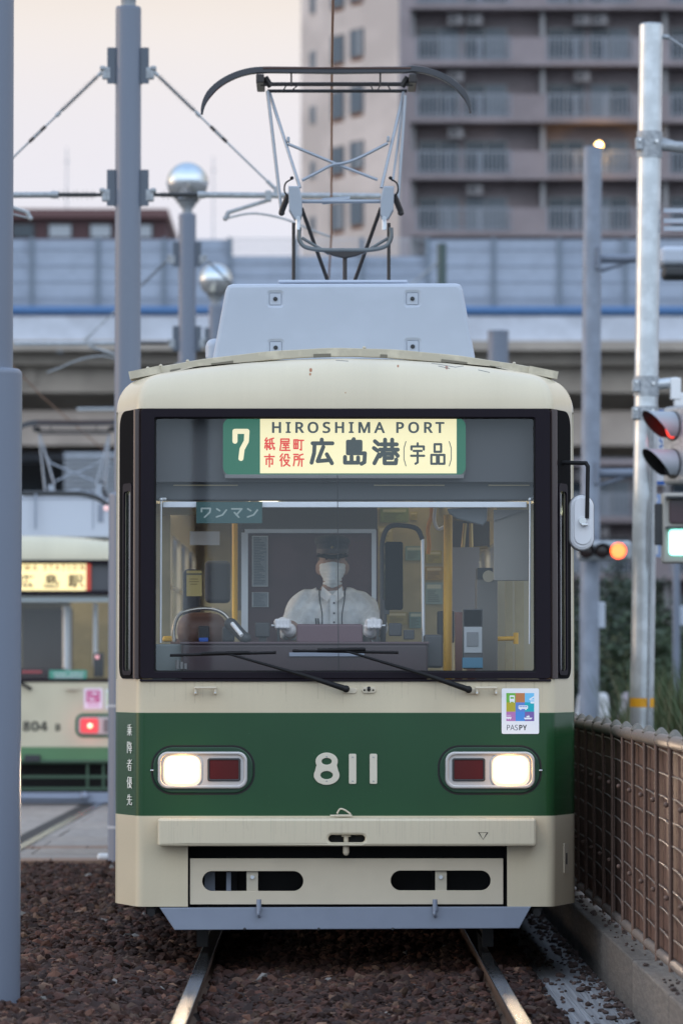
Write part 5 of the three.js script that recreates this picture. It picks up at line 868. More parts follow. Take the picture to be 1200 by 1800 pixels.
// ---------------------------------------------------------------- inside the near tram's cab (measured off the photograph, each at its own depth)
{
  const part = (n, g, m, p = tram) => mesh(n, g, m, p);
  // header with the route sign box
  part('header_panel', [pb(262, 726, 950, 847, -.16, .05)], std('header_grey', [.055, .06, .068], .5));
  part('cab_ceiling', [box(2.3, .03, 1.3, 0, 2.93, -.85)], M.cabGrey);
  const sign = new THREE.Group(); sign.name = 'route_sign'; tram.add(sign);
  part('sign_case', [ext(prr(391, 731, 819, 839, 14), -.155, .05, .006)], std('sign_case_grey', [.11, .115, .11], .5), sign);
  const tex = canvasTex(1704, 400, (c, w, h) => {                  // 4 px per photograph px, from x 392 to 818 and y 735 to 835
    const xs = (px) => (px - 392) * 4, ys = (py) => (py - 735) * 4; c.fillStyle = '#045f45'; c.fillRect(0, 0, w, h);
    c.fillStyle = '#f4ecbc'; c.fillRect(xs(457), 0, xs(802) - xs(457), ys(832));
    glyph(c, '7', xs(411), ys(754), xs(436) - xs(411), ys(808) - ys(754), 36, '#f2e8c0');
    c.save(); c.scale(1.14, 1); spaced(c, 'HIROSHIMA PORT', xs(476) / 1.14, xs(780) / 1.14, ys(760.5), '100px sans-serif', '#2c3a3c'); c.restore();
    [['紙', 464, 769], ['屋', 491, 770], ['町', 515, 770], ['市', 464, 798], ['役', 491, 797], ['所', 515, 797]].forEach(([ch, x, y]) => glyph(c, ch, xs(x), ys(y), 19 * 4, 23 * 4, 10.5, '#d8321e'));
    [['広', 541, 769, 48], ['島', 599, 769, 46], ['港', 653, 769, 48]].forEach(([ch, x, y, s]) => glyph(c, ch, xs(x) + 8, ys(y) + 8, s * 4 - 14, 46 * 4, 28, '#2c3838'));
    [['宇', 720, 777, 27], ['品', 756, 777, 26]].forEach(([ch, x, y, s]) => glyph(c, ch, xs(x), ys(y) + 6, s * 4, 39 * 4, 16, '#2c3838'));
    glyph(c, '(', xs(706), ys(776), 40, 172, 6, '#33403f'); glyph(c, ')', xs(786), ys(776), 40, 172, 6, '#33403f');
  });
  { const a = P(392, 835, -.10), b = P(818, 735, -.10), g = new THREE.ShapeGeometry(rrect(a.x, a.y, b.x, b.y, .045), 8), p = g.attributes.position, uv = g.attributes.uv; for (let i = 0; i < p.count; i++) uv.setXY(i, (p.getX(i) - a.x) / (b.x - a.x), (p.getY(i) - a.y) / (b.y - a.y));
    mesh('sign_face', g.translate(0, 0, -.101), std('sign_backlit_face', [.25, .25, .25], .5, 0, { map: tex, emissive: col(1, 1, 1), emissiveMap: tex, emissiveIntensity: 1.0 }), sign);
    const l = new THREE.RectAreaLight(0xfff0c0, .55, 1.05, .28); l.position.set((a.x + b.x) / 2, (a.y + b.y) / 2, -.09); l.lookAt(l.position.x, l.position.y, 5); scene.add(l); }
  part('sign_lip', [pb(395, 834, 815, 841, -.09, .02, .004)], M.cabGrey, sign);
  part('blind_roll', [pb(272, 845, 940, 880, -.22, .06, .012)], std('sunblind', [.07, .08, .09], .7)); part('blind_rail', [pb(286, 882, 925, 892, -.10, .012, .004)], std('blind_rail_white', [.62, .67, .72], .4));
  const wm = canvasTex(464, 168, (c, w, h) => { c.fillStyle = '#1f4a49'; c.fillRect(0, 0, w, h); [...'ワンマン'].forEach((ch, i) => glyph(c, ch, 24 + i * 110, 36, 84, 92, 13, '#8f9c97')); });
  part('one_man_plate', [pb(345, 882, 461, 920, -.085, .008)], M.green); sheet('one_man_lettering', 345.5, 882.5, 460.5, 919.5, -.083, wm, tram);
  for (const [x, y1] of [[283.5, 1130], [931, 1132]]) part('blind_rod', [cyl(P(x, 876, -.07), P(x - 1, y1, -.07), .0055), ball(P(x, 878, -.07), .011), cyl(P(x + 8, 877, -.09), P(x, 877, -.07), .008)], M.alu);
  // desk and what stands on it
  const zd = -.30, desk = part('desk', [pb(318, 1131, 752, 1196, -.24, .42, .02)], M.maroon); part('desk_edge', [pb(316, 1128, 754, 1133, -.235, .44, .006)], std('desk_top', [.06, .032, .04], .4), desk); part('desk_flap', [pb(508, 1147, 640, 1154, -.228, .01, .003)], M.plow, desk);
  part('instrument_hood', [pb(521, 1097, 637.5, 1131, -.42, .10, .012)], std('hood_maroon', [.105, .055, .07], .4), desk);
  part('side_shelf', [pb(268, 1132, 330, 1200, -.3, .4, .01)], std('shelf_grey', [.16, .19, .19], .5)); part('shelf_bottles', [0, 1, 2].map((i) => cyl(P(312 + i * 7, 1176, -.22), P(312 + i * 7, 1160 + i * 3, -.22), .010)), M.cabGrey);
  part('control_unit', [pb(448, 1094, 474, 1120, -.48, .1, .008), pb(455, 1118, 468, 1131, -.5, .06)], M.cabDark); part('control_unit_right', [pb(683, 1095, 706, 1118, -.48, .1, .008), pb(709, 1107, 728, 1124, -.45, .1, .006)], M.cabDark);
  for (const [n, a, b, c] of [['master_handle', 477, 500, 490], ['brake_handle', 652, 677, 662]]) { const h = part(n, [cyl(P(a, 1099.5, -.60), P(b, 1099.5, -.60), .0065)], M.alu); part('handle_column', [cyl(P((a + b) / 2, 1099.5, -.6), P(c, 1140, -.52), .009)], M.cabDark, h); }
  part('black_console', [pb(745, 1115, 778, 1174, -.35, .2, .015)], M.cabDark);
  const ph = part('handset', [cyl(P(405, 1096, -.33), P(431, 1123, -.26), .034, .03, 12), ball(P(405, 1097, -.33), .034), ball(P(431, 1122, -.26), .034)], M.cabDark); part('handset_plate', [cyl(P(408, 1096, -.29), P(425, 1117, -.225), .012, .012, 8)], M.white, ph); part('handset_base', [pb(390, 1100, 412, 1130, -.4, .1, .02)], M.cabDark, ph);
  part('arch_rail', [tube([P(306, 1128, -.62), P(306, 1103, -.62), P(316, 1080, -.62), P(340, 1071.5, -.62), P(376, 1071, -.62), P(396, 1081, -.62), P(410, 1101, -.6)], .0105, 40)], std('dull_chrome', [.42, .40, .36], .25, .8));
  part('fare_box', [pb(310, 1076, 398, 1140, -.68, .3, .09)], std('fare_box_brown', [.12, .055, .035], .5, 0, { map: rep(soft, 1) })); part('fare_slot', [pb(348, 1100, 368, 1124, -.66, .03, .01)], M.cabDark); part('blue_tag', [pb(350, 1121, 366, 1128, -.6, .02, .003)], std('blue_plastic', [.03, .12, .5], .5));
  // partition behind the driver
  const zp = -1.75; part('partition', [pb(428, 930, 664, 1240, zp, .04)], std('partition_plum', [.115, .07, .085], .6, 0, { map: rep(soft, 1) })); part('partition_frame', [pb(424, 936, 436, 1240, zp + .01, .04), pb(653, 932, 661, 1240, zp + .012, .04), pb(430, 930, 660, 937, zp + .014, .03)], M.alu);
  part('overhead_panel', [pb(425, 885, 663, 930, zp + .006, .05)], std('overhead_grey', [.09, .095, .10], .6));
  const list = canvasTex(128, 384, (c, w, h) => { c.fillStyle = '#7f8b95'; c.fillRect(0, 0, w, h); c.fillStyle = '#46545f'; for (let i = 0; i < 30; i++) c.fillRect(14, 12 + i * 12, 40 + 60 * rnd(), 5); c.strokeStyle = '#b9c2c8'; c.lineWidth = 6; c.strokeRect(3, 3, w - 6, h - 6); });
  sheet('notice', 443, 942, 471, 1031, zp + .02, list, tram); sheet('notice', 443, 1041, 472, 1067, zp + .02, list, tram);
  // left side of the saloon
  part('saloon_lining', [pb(250, 885, 300, 1240, -2.6, .05), pb(262, 885, 424, 905, -2.5, .05)], M.cabCream); part('grey_pillar', [pb(418, 905, 432, 1240, -1.9, .05)], M.cabGrey);
  part('yellow_post', [cyl(P(413, 890, -1.7), P(413, 1090, -1.7), .017)], M.yellow); part('white_board', [pb(334, 934, 386, 958, -2.4, .02)], M.white); part('seat_backs', [pb(322, 1000, 352, 1090, -2.6, .1, .03), pb(360, 985, 405, 1060, -3.2, .1, .03)], std('seat_moquette', [.09, .10, .12], .9)); part('cream_locker', [pb(392, 1073, 424, 1130, -1.8, .1)], M.cabCream);
  const card = canvasTex(96, 160, (c, w, h) => { c.fillStyle = '#b5a46a'; c.fillRect(0, 0, w, h); c.fillStyle = '#6d6a58'; c.fillRect(0, 16, w, 12); c.fillStyle = '#8a7d50'; c.fillRect(20, 50, 52, 6); c.fillRect(16, 66, 62, 6); c.fillRect(24, 82, 44, 6); }); sheet('card', 328, 1003, 355, 1048, -.7, card, tram);
  part('orange_grip', [pb(286, 1118, 306, 1128, -.8, .04, .012)], M.yellow);
  // right side: posters, posts, mirrors, card reader
  part('poster_wall', [pb(664, 880, 790, 1240, -3.2, .05)], M.cabCream);
  const pc = ['#7f8f66', '#a89a5a', '#b6aa7a', '#7e9790', '#a98c56', '#8fa19b', '#9a8f60', '#6f8a86']; let k = 0;
  for (const [x0, y0, x1, y1] of [[668, 893, 718, 918], [721, 900, 733, 914], [664, 925, 690, 960], [712, 960, 745, 985], [747, 996, 778, 1020], [747, 1024, 778, 1062], [680, 1076, 716, 1098], [719, 1076, 742, 1104], [668, 985, 690, 1050], [748, 968, 776, 990]]) {
    const f = pc[k++ % 8]; sheet('poster', x0, y0, x1, y1, -3.19, canvasTex(64, 64, (c) => { c.fillStyle = f; c.fillRect(0, 0, 64, 64); c.fillStyle = 'rgba(235,228,200,.55)'; c.fillRect(6, 6, 52, 12); for (let i = 0; i < 6; i++) { c.fillStyle = 'rgba(40,45,40,.45)'; c.fillRect(8, 24 + i * 6, 20 + 26 * rnd(), 2.4); } }), tram);
  }
  part('black_arch', [tube([P(672, 1130, -.75), P(671, 990, -.75), P(673, 945, -.75), P(684, 926, -.75), P(712, 924, -.75), P(733, 930, -.75), P(742, 948, -.75)], .014, 50)], M.cabDark); part('steel_upright', [cyl(P(742, 948, -.75), P(744, 1128, -.75), .010)], M.alu); part('inner_mirror_black', [pb(676, 952, 708, 1072, -.70, .03, .02)], M.blackGloss); part('mirror_bracket', [pb(672, 1054, 684, 1080, -.72, .03, .004), cyl(P(676, 1080, -.72), P(674, 1128, -.72), .012)], M.cabDark);
  part('yellow_pole', [cyl(P(787, 905, -.95), P(786, 1215, -.95), .026)], M.yellow); part('orange_strap', [tube([P(757, 880, -1.2), P(758, 905, -1.2), P(752, 930, -1.2), P(754, 960, -1.2), P(752, 974, -1.2)], .012, 20)], std('orange_strap', [.62, .26, .03], .6));
  part('clear_hood', [tube([P(764, 893, -1.1), P(763, 915, -1.1), P(770, 930, -1.1), P(782, 925, -1.1)], .010, 20)], M.white); part('white_screen', [pb(790, 962, 842, 1120, -2.2, .02)], std('white_screen', [.36, .35, .37], .5)); part('dark_window_band', [pb(792, 916, 860, 962, -2.4, .02)], std('dark_band', [.10, .09, .085], .4)); part('hand_rail', [cyl(P(817, 920, -2.3), P(813, 964, -2.3), .012), cyl(P(827, 920, -2.3), P(828, 962, -2.3), .012), cyl(P(800, 966, -2.3), P(856, 962, -2.3), .010)], std('brass_rail', [.5, .36, .14], .3, .7));
  part('inner_mirror', [ext(poly([[785, 893], [856, 893], [855, 916], [848, 924], [803, 912], [788, 902]].map(([x, y]) => { const q = P(x, y, -.45); return [q.x, q.y]; })), -.47, .03, .008)], std('mirror_shell', [.20, .23, .26], .3)); part('driver_sun_visor', [pb(867, 896, 929, 1021, -.35, .015, .006)], std('visor_panel', [.20, .195, .18], .5)); part('visor_edge', [ext(poly([[867, 916], [924, 896], [867, 896]].map(([x, y]) => { const q = P(x, y, -.34); return [q.x, q.y]; })), -.345, .006)], M.cabGrey);
  part('fare_machine', [pb(837, 1018, 874, 1200, -.75, .2, .008)], std('machine_grey', [.155, .15, .14], .5)); part('machine_top', [pb(838, 998, 866, 1019, -.76, .18, .006)], M.cabDark); part('machine_dial', [cyl(P(858, 1013, -.77), P(858, 1013, -.74), .033, .033, 20)], std('dial', [.42, .38, .28], .5)); part('red_brown_box', [pb(800, 1076, 812, 1196, -.8, .1)], std('red_brown', [.16, .06, .045], .5));
  const rd = part('card_reader', [pb(813, 1070, 848, 1176, -.42, .08, .006)], std('reader_black', [.045, .047, .05], .35)); part('reader_screen', [pb(815, 1072, 846, 1100, -.412, .006, .002)], M.blackGloss, rd); part('reader_pad', [pb(815, 1102, 847, 1148, -.411, .012, .004)], std('reader_silver', [.33, .36, .38], .4), rd); part('reader_window', [pb(820, 1111, 840, 1136, -.404, .006, .002)], std('reader_glass', [.16, .17, .18], .2), rd); part('reader_label', [pb(812, 1156, 848, 1174, -.408, .01, .002)], std('reader_blue', [.035, .16, .26], .45), rd);
  part('door_column', [pb(888, 1020, 900, 1200, -1.4, .05), pb(905, 1020, 920, 1200, -1.5, .05)], M.cabCream); part('door_leaf', [pb(874, 885, 946, 1200, -1.7, .03)], std('door_lining', [.40, .37, .26], .6)); part('yellow_grip', [cyl(P(872, 1123, -.8), P(905, 1122, -.8), .013), cyl(P(906, 1112, -.8), P(906, 1132, -.8), .015)], M.yellow); part('small_monitor', [pb(768, 1074, 798, 1130, -1.0, .05, .01), pb(771, 1084, 795, 1124, -.985, .01, .002)], M.cabDark); part('lamp_gleam_strip', [pb(657, 852, 781, 854, -.205, .01), pb(858, 852, 930, 854, -.205, .01), pb(305, 852, 418, 854, -.205, .01)], std('gleam_cream', [.42, .36, .22], .6));  // last part: cream strips standing in for the gleam of the ceiling lamps
  // saloon: ceiling, lining, lamps
  part('saloon_ceiling', [box(2.3, .03, 11.2, 0, 2.90, -7.3)], M.cabCream); part('saloon_end', [box(2.3, 2, .04, 0, 1.9, -12.9)], M.cabCream);
  for (const s of [-1, 1]) { part('bench', [rbox(.45, .42, 9, s * .98, 1.06, -7.6, .06), rbox(.1, .5, 9, s * 1.15, 1.5, -7.6, .04)], std('bench_moquette', [.10, .05, .06], .95)); part('grab_rail', [cyl(V(s * .6, 2.6, -2.4), V(s * .6, 2.6, -12.4), .014)], M.bright); }
  for (const [x, z0, z1] of [[-.55, -2.6, -6.8], [.55, -2.6, -6.8], [-.55, -7.4, -12], [.55, -7.4, -12]]) {
    part('ceiling_lamp', [bb(x - .07, x + .07, 2.855, 2.883, z1, z0, .01)], emis('lamp_glow', [1, .90, .66], 2.2));
    const l = new THREE.RectAreaLight(0xffe4a8, 3.0, .14, z0 - z1); l.position.set(x, 2.85, (z0 + z1) / 2); l.rotation.x = -Math.PI / 2; scene.add(l);
  }
  part('cab_fill_lamp', [bb(-.62, -.38, 2.892, 2.912, -1.5, -.9, .006), bb(.38, .62, 2.892, 2.912, -1.5, -.9, .006)], emis('cab_fill_glow', [1, .88, .62], .35));
  for (const x of [-.5, .5]) { const l = new THREE.RectAreaLight(0xfff0d8, x < 0 ? 1.3 : 2.3, .24, .6); l.position.set(x, 2.885, -1.2); l.rotation.x = -Math.PI / 2; scene.add(l); }  // added cab fill lights; the stronger right one stands in for door light
}
// ---------------------------------------------------------------- the driver
{
  const base = [-.073, .85, -1.12], t = thing('person', 'tram driver in white shirt, dark cap, face mask and white gloves at the controls', 'person', base);
  const p = (px, py, z) => { const q = P(px, py, z); return [q.x - base[0], q.y - base[1], q.z - base[2]]; };
  const sh = [p(531, 1071, -1.12), p(637, 1071, -1.12)], el = [p(511, 1106, -.93), p(661, 1108, -.93)], wr = [p(508, 1108, -.66), p(649, 1110, -.66)];
  const nk0 = p(583, 1052, -1.12), nk1 = p(584, 1030, -1.10), hd = p(584, 992, -1.10), ch = p(584, 1022, -1.055);
  const hip = [0, .52, -.03], torso = [[[-.10, nk0[1] - .10, 0], [.10, nk0[1] - .10, 0], .105, .105], [[0, nk0[1] - .14, .01], [0, .72, 0], .145, .13], [[-.08, .56, -.02], [.08, .56, -.02], .14, .14], [[-.15, sh[0][1] - .01, 0], [.15, sh[1][1] - .01, 0], .055, .055], ...[-1, 1].map((s) => [[s * .035, nk0[1] + .015, -.01], [s * .165, sh[0][1] + .005, 0], .050, .052])];
  const up = [[sh[0], el[0], .068, .052], [sh[1], el[1], .068, .052]], fore = [[el[0], wr[0], .046, .030], [el[1], wr[1], .046, .030]];
  const legs = [-1, 1].flatMap((s) => [[[s * .09, .52, .02], [s * .13, .52, .46], .085, .065], [[s * .13, .52, .46], [s * .13, .10, .50], .06, .042]]), feet = [-1, 1].map((s) => [[s * .13, .05, .47], [s * .14, .04, .64], .045, .038]);
  const head = [[nk0, nk1, .052, .050], [p(584, 984, -1.115), p(584, 1000, -1.085), .078, .064], [p(584, 1003, -1.075), ch, .056, .030], [p(584, 998, -1.02), p(584, 1006, -1.0), .010, .013], [p(559, 997, -1.12), p(559, 1006, -1.12), .015, .011], [p(609, 997, -1.12), p(609, 1006, -1.12), .015, .011]];
  const skin = std('skin', [.27, .18, .145], .65), shirt = std('shirt_cloth', [.66, .70, .72], .8, 0, { map: rep(soft, 4) }), navy = std('navy_cloth', [.022, .026, .036], .8), white = std('white_glove', [.74, .75, .78], .85);
  mesh('body', [sdfMesh(blend([...torso, ...up, ...fore, ...legs, ...feet, ...head], .045), [-.45, -.01, -.30], [.45, 1.48, .72], .0125)], skin, t);
  mesh('shirt', [sdfMesh((() => { const f = blend([...torso, ...up], .06, .016), ys = nk0[1] - .002; return (x, y, z) => Math.max(f(x, y, z) + .005 * Math.sin(y * 52 + Math.abs(x) * 60) * Math.min(1, Math.abs(x) * 5) + .004 * Math.sin(x * 70 - y * 30), Math.abs(x - nk0[0]) < .085 ? y - ys - .035 - z * .25 : -1); })(), [-.45, .50, -.30], [.45, 1.30, .34], .0125)], shirt, t);
  // collar, placket, buttons, epaulettes, lanyard, pens
  const zf = .17, ny = nk0[1], q = (px, py, z = -1.12 + zf) => { const v = p(px, py, z); return V(...v); };
  for (const s of [-1, 1]) { const m = (x) => s < 0 ? x : 1167 - x; const a = [q(m(566), 1030, -1.08), q(m(583), 1045, -.965), q(m(575), 1058, -.945), q(m(563), 1048, -.955)], g = new THREE.BufferGeometry(); const quad = [a[0], a[1], a[2], a[0], a[2], a[3]]; g.setAttribute('position', new THREE.Float32BufferAttribute(quad.flatMap((v) => v.toArray()).concat(quad.map((v) => v.clone().add(V(0, 0, -.008))).flatMap((v) => v.toArray())), 3)); g.computeVertexNormals(); mesh('collar', [g], std('collar_cloth', [.70, .73, .75], .8, 0, { side: THREE.DoubleSide }), t);
    mesh('epaulette', [rbox(.10, .012, .05, 0, 0, 0, .005).rotateZ(-s * .34).translate((s < 0 ? sh[0][0] : sh[1][0]) - s * .035, sh[0][1] + .088, 0)], shirt, t); mesh('epaulette_stripe', [rbox(.014, .014, .052, 0, 0, 0, .003).rotateZ(-s * .34).translate((s < 0 ? sh[0][0] : sh[1][0]) + s * .005, sh[0][1] + .080, 0)], navy, t);
    mesh('lanyard', [tube([q(m(561), 1034, -1.10), q(m(562), 1055, -.96), q(m(566), 1080, -.93), q(m(566), 1100, -.93)], .0035, 20, 6)], navy, t); }
  mesh('placket', [rbox(.034, .18, .004, q(585, 1074).x, q(585, 1074).y, .188, .002)], shirt, t); mesh('button', [1060, 1078, 1094].map((y) => { const v = q(587, y); return cyl(V(v.x, v.y, .188), V(v.x, v.y, .196), .0055); }), navy, t); mesh('pen', [555, 559].map((x) => cyl(q(x, 1087, -.945), q(x + 1, 1100, -.94), .004)), navy, t);
  // mask and cap
  const yTop = p(584, 987, -1)[1], yBot = p(584, 1034, -1)[1];
  mesh('mask', [sdfMesh((() => { const f = blend([...head.slice(0, 4), [p(584, 1000, -1.03), p(584, 1016, -1.02), .024, .026]], .03, .006); return (x, y, z) => { const u = Math.abs(x - hd[0]); return Math.max(f(x, y, z) + .0015 * Math.sin(y * 320), y - yTop + u * .16, yBot - y + u * .45, .0 - z); }; })(), [-.14, yBot - .03, -.06], [.14, yTop + .03, .25], .0055)], std('mask_cloth', [.60, .65, .66], .9), t);
  mesh('mask_loop', [-1, 1].map((s) => tube([V(hd[0] + s * .052, hd[1] - .03, .05), V(hd[0] + s * .074, hd[1] - .035, .01), V(hd[0] + s * .080, hd[1] - .02, -.02)], .002, 12, 5)), white, t);
  const cy = q(584, 969, -1.1).y; mesh('cap', [new THREE.LatheGeometry([[0, .078], [.06, .075], [.096, .060], [.104, .044], [.096, .026], [.090, .020], [.089, -.026]].map(([a, b]) => new THREE.Vector2(a, b)), 32).rotateX(-.08).translate(hd[0], cy + .015, .01)], navy, t); mesh('cap_band', [new THREE.CylinderGeometry(.091, .091, .026, 32, 1, true).translate(hd[0], cy, .01)], std('cap_band', [.05, .045, .05], .6), t);
  mesh('cap_peak', [new THREE.CylinderGeometry(.092, .104, .007, 24, 1, false, -1.1, 2.2).rotateX(.30).translate(hd[0], cy - .012, .036)], M.blackGloss, t); mesh('cap_badge', [ball(V(hd[0], cy + .02, .100), .009)], std('badge', [.16, .13, .06], .5, .3), t); mesh('hair', [sdfMesh(blend([[[hd[0], hd[1] + .02, -.01], [hd[0], hd[1] - .02, -.035], .084, .068]], .03), [-.16, hd[1] - .15, -.2], [.18, hd[1] + .06, .03], .012)], std('hair', [.015, .012, .012], .6), t);
  mesh('eye', [-1, 1].map((s) => ball(V(hd[0] + s * .030, p(584, 982.5, -1)[1], .072), .010, 10)), M.blackGloss, t); mesh('brow', [-1, 1].map((s) => rbox(.034, .006, .01, hd[0] + s * .031, p(584, 978, -1)[1], .074, .003)), M.dark, t);
  // gloved hands closed round the two handles
  [[-1, p(490, 1099.5, -.60), wr[0]], [1, p(663, 1099.5, -.60), wr[1]]].forEach(([s, g0, w]) => {
    const L = [], c = [g0[0] - s * .02, g0[1] + .004, g0[2] - .012], n = [.036, .040, .038, .032];
    L.push([[w[0], w[1], w[2]], [c[0], c[1] + .01, c[2] - .035], .031, .034], [[c[0] - .03, c[1] + .014, c[2] - .02], [c[0] + .03, c[1] + .014, c[2] - .02], .019, .019]);
    for (let i = 0; i < 4; i++) { const x = c[0] + (i - 1.5) * .021, l = n[i]; L.push([[x, c[1] + .024, c[2] - .012], [x, c[1] + .022, c[2] + .024 + l * .2], .0098, .0092], [[x, c[1] + .022, c[2] + .024 + l * .2], [x, c[1] - .012, c[2] + .030 + l * .1], .0092, .0085], [[x, c[1] - .012, c[2] + .030 + l * .1], [x, c[1] - .021, c[2] + .008], .0085, .0075]); }
    const tx = c[0] - s * .046; L.push([[c[0] - s * .03, c[1] + .002, c[2] - .02], [tx + s * .002, c[1] - .006, c[2] + .006], .013, .0105], [[tx + s * .002, c[1] - .006, c[2] + .006], [c[0] - s * .03, c[1] - .022, c[2] + .022], .0105, .009]);
    mesh('glove', [sdfMesh(blend(L, .008), [c[0] - .09, c[1] - .09, Math.min(w[2], c[2]) - .06], [c[0] + .09, c[1] + .07, c[2] + .08], .0035)], white, t);
    mesh('glove_cuff', [cyl(V(...w), V(w[0] + (el[s < 0 ? 0 : 1][0] - w[0]) * .18, w[1] + (el[s < 0 ? 0 : 1][1] - w[1]) * .18, w[2] + (el[s < 0 ? 0 : 1][2] - w[2]) * .18), .034, .039, 18)], white, t);
    if (s < 0) mesh('watch', [cyl(V(w[0], w[1] + .003, w[2] - .03), V(w[0], w[1] + .003, w[2] - .055), .036)], navy, t);
  });
  mesh('trousers', [sdfMesh(blend([...legs, torso[2]], .05, .016), [-.30, .06, -.24], [.30, .74, .60], .02)], navy, t);
  const st = mesh('driver_seat', [rbox(.48, .10, .46, base[0], 1.24, -1.10, .04), cyl(V(base[0], .85, -1.1), V(base[0], 1.2, -1.1), .05), rbox(.44, .56, .09, base[0], 1.58, -1.36, .04)], M.cabDark, tram);
}

// ---------------------------------------------------------------- the second tram, on the left
const tram2 = thing('tram', 'farther cream and green tram numbered 804 with red tail lamp, beyond the nearest pole', 'tram', [-3.42, 0, -23]);
{
  const z0 = -23, inv = tram2.position.clone(), T = new THREE.Group();
  const add = (n, geo, m, p = tram2) => { const o = mesh(n, geo, m, p); if (p === tram2) o.position.set(-inv.x, -inv.y, -inv.z); return o; };
  const y = (py) => Y(py, z0, 115), pp = (x, yy) => P(x, yy, z0), s = 155;
  const yB = .50, yw = y(1199), yt = y(986), gLo = y(1343), gHi = y(1313);
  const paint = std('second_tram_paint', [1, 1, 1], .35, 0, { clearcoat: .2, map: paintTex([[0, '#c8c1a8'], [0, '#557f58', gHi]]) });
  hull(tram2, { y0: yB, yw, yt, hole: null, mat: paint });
  for (const sd of [-1, 1]) { const m = mesh('corner_panel', [cornerPiece(sd, (f) => spanRect(f, -.02, cL + .02, yw, yt, .001), -.012, .012)], M.blackGloss, tram2); }
  const rrp = (x0, y0, x1, y1, r, S) => { const a = pp(x0, y1), b = pp(x1, y0); return rrect(a.x, a.y, b.x, b.y, r, S); };
  const L = (px) => 2 * 55 - px;                                   // mirror about the tram's middle
  const fs = rrp(L(232), 984, 232, 1199, .02); fs.holes.push(rrp(L(224), 991, 224, 1038, .02, THREE.Path), rrp(L(224), 1046, 224, 1193, .02, THREE.Path)); const wf = add('windscreen_frame', [ext(fs, z0 - .04, .05, .004)], M.frame);
  { const a = pp(L(226), 1195), b = pp(226, 1044); add('windscreen', new THREE.PlaneGeometry(b.x - a.x, b.y - a.y).translate((a.x + b.x) / 2, (a.y + b.y) / 2, z0 - .015), M.glass); }
  add('header_panel', [pb(L(226), 987, 226, 1042, z0 - .05, .04)], std('header_grey_b', [.07, .075, .085], .4));
  const st = canvasTex(896, 224, (c, w, h) => { c.fillStyle = '#9a3a2e'; c.fillRect(0, 0, w, h); c.fillStyle = '#fdeebc'; c.fillRect(26, 0, w - 62, h); spaced(c, 'HIROSHIMA STATION', 70, 852, 58, '54px sans-serif', '#7c5a34'); [...'広島駅'].forEach((ch, i) => glyph(c, ch, 352 + i * 186, 92, 118, 108, 12, '#3b2c1c')); });
  { const a = P(L(160), 1039, z0), b = P(160, 989, z0), g = new THREE.PlaneGeometry(b.x - a.x, b.y - a.y).translate((a.x + b.x) / 2, (a.y + b.y) / 2, z0 - .02); add('route_sign', g, std('sign_backlit_face_b', [.25, .25, .25], .5, 0, { map: st, emissive: col(1, .95, .8), emissiveMap: st, emissiveIntensity: 1.4 })); const l = new THREE.RectAreaLight(0xffe8b0, .6, 1.2, .3); l.position.set((a.x + b.x) / 2, (a.y + b.y) / 2, z0 + .02); l.lookAt(l.position.x, l.position.y, 5); scene.add(l); }
  add('blind_rail', [pb(L(222), 1049, 222, 1058, z0 - .07, .03)], std('rail_pale', [.40, .46, .48], .5));
  add('desk', [pb(L(110), 1175, 112, 1200, z0 - .2, .4)], M.maroon); add('partition', [pb(40, 1070, 128, 1200, z0 - 1.2, .04)], std('partition_b', [.12, .11, .11], .6)); add('partition_post', [cyl(P(118, 1065, z0 - .8), P(118, 1190, z0 - .8), .05), cyl(P(168, 1060, z0 - .8), P(168, 1170, z0 - .8), .03)], M.alu);
  add('side_lining', [pb(124, 1058, 226, 1200, z0 - 2.4, .04)], M.cabCream); add('reader', [pb(165, 1148, 182, 1190, z0 - .4, .1)], M.cabDark); add('reader_light', [pb(168, 1152, 174, 1158, z0 - .38, .02)], emis('reader_red_light', [1, .1, .12], .8));
  add('green_plate', [pb(87, 1178, 153, 1195, z0 - .03, .01)], std('green_notice', [.06, .32, .22], .5)); add('plate_lettering', [pb(95, 1183, 118, 1185, z0 - .024, .004), pb(96, 1189, 146, 1191, z0 - .024, .004), pb(122, 1183, 148, 1185, z0 - .024, .004)], M.white); add('red_strip', [pb(38, 1179, 74, 1183, z0 - .03, .01)], std('red_strip', [.4, .05, .06], .5));
  add('wiper', [cyl(P(30, 1196, z0 + .04), P(56, 1212, z0 + .05), .018)], M.rubber); add('grab_handle', [pb(116, 1209, 140, 1212, z0 + .04, .03)], M.creamPlain);
  const num = canvasTex(512, 160, (c) => { c.clearRect(0, 0, 512, 160); c.fillStyle = '#23241f'; c.font = 'bold 138px sans-serif'; c.textBaseline = 'alphabetic'; c.save(); c.translate(10, 136); c.scale(1.25, 1); c.fillText('804', 0, 0); c.restore(); c.font = 'bold 104px sans-serif'; c.fillText('B', 372, 136); });
  const sh2 = (n, a, b, tex, alpha) => { const g = new THREE.PlaneGeometry(b.x - a.x, b.y - a.y).translate((a.x + b.x) / 2, (a.y + b.y) / 2, z0 + .005); add(n, g, std(n + '_print', [1, 1, 1], .5, 0, { map: tex, ...(alpha ? { alphaTest: .4, side: THREE.DoubleSide } : {}) })); };
  sh2('number', pp(38, 1289), pp(119, 1262), num, true);
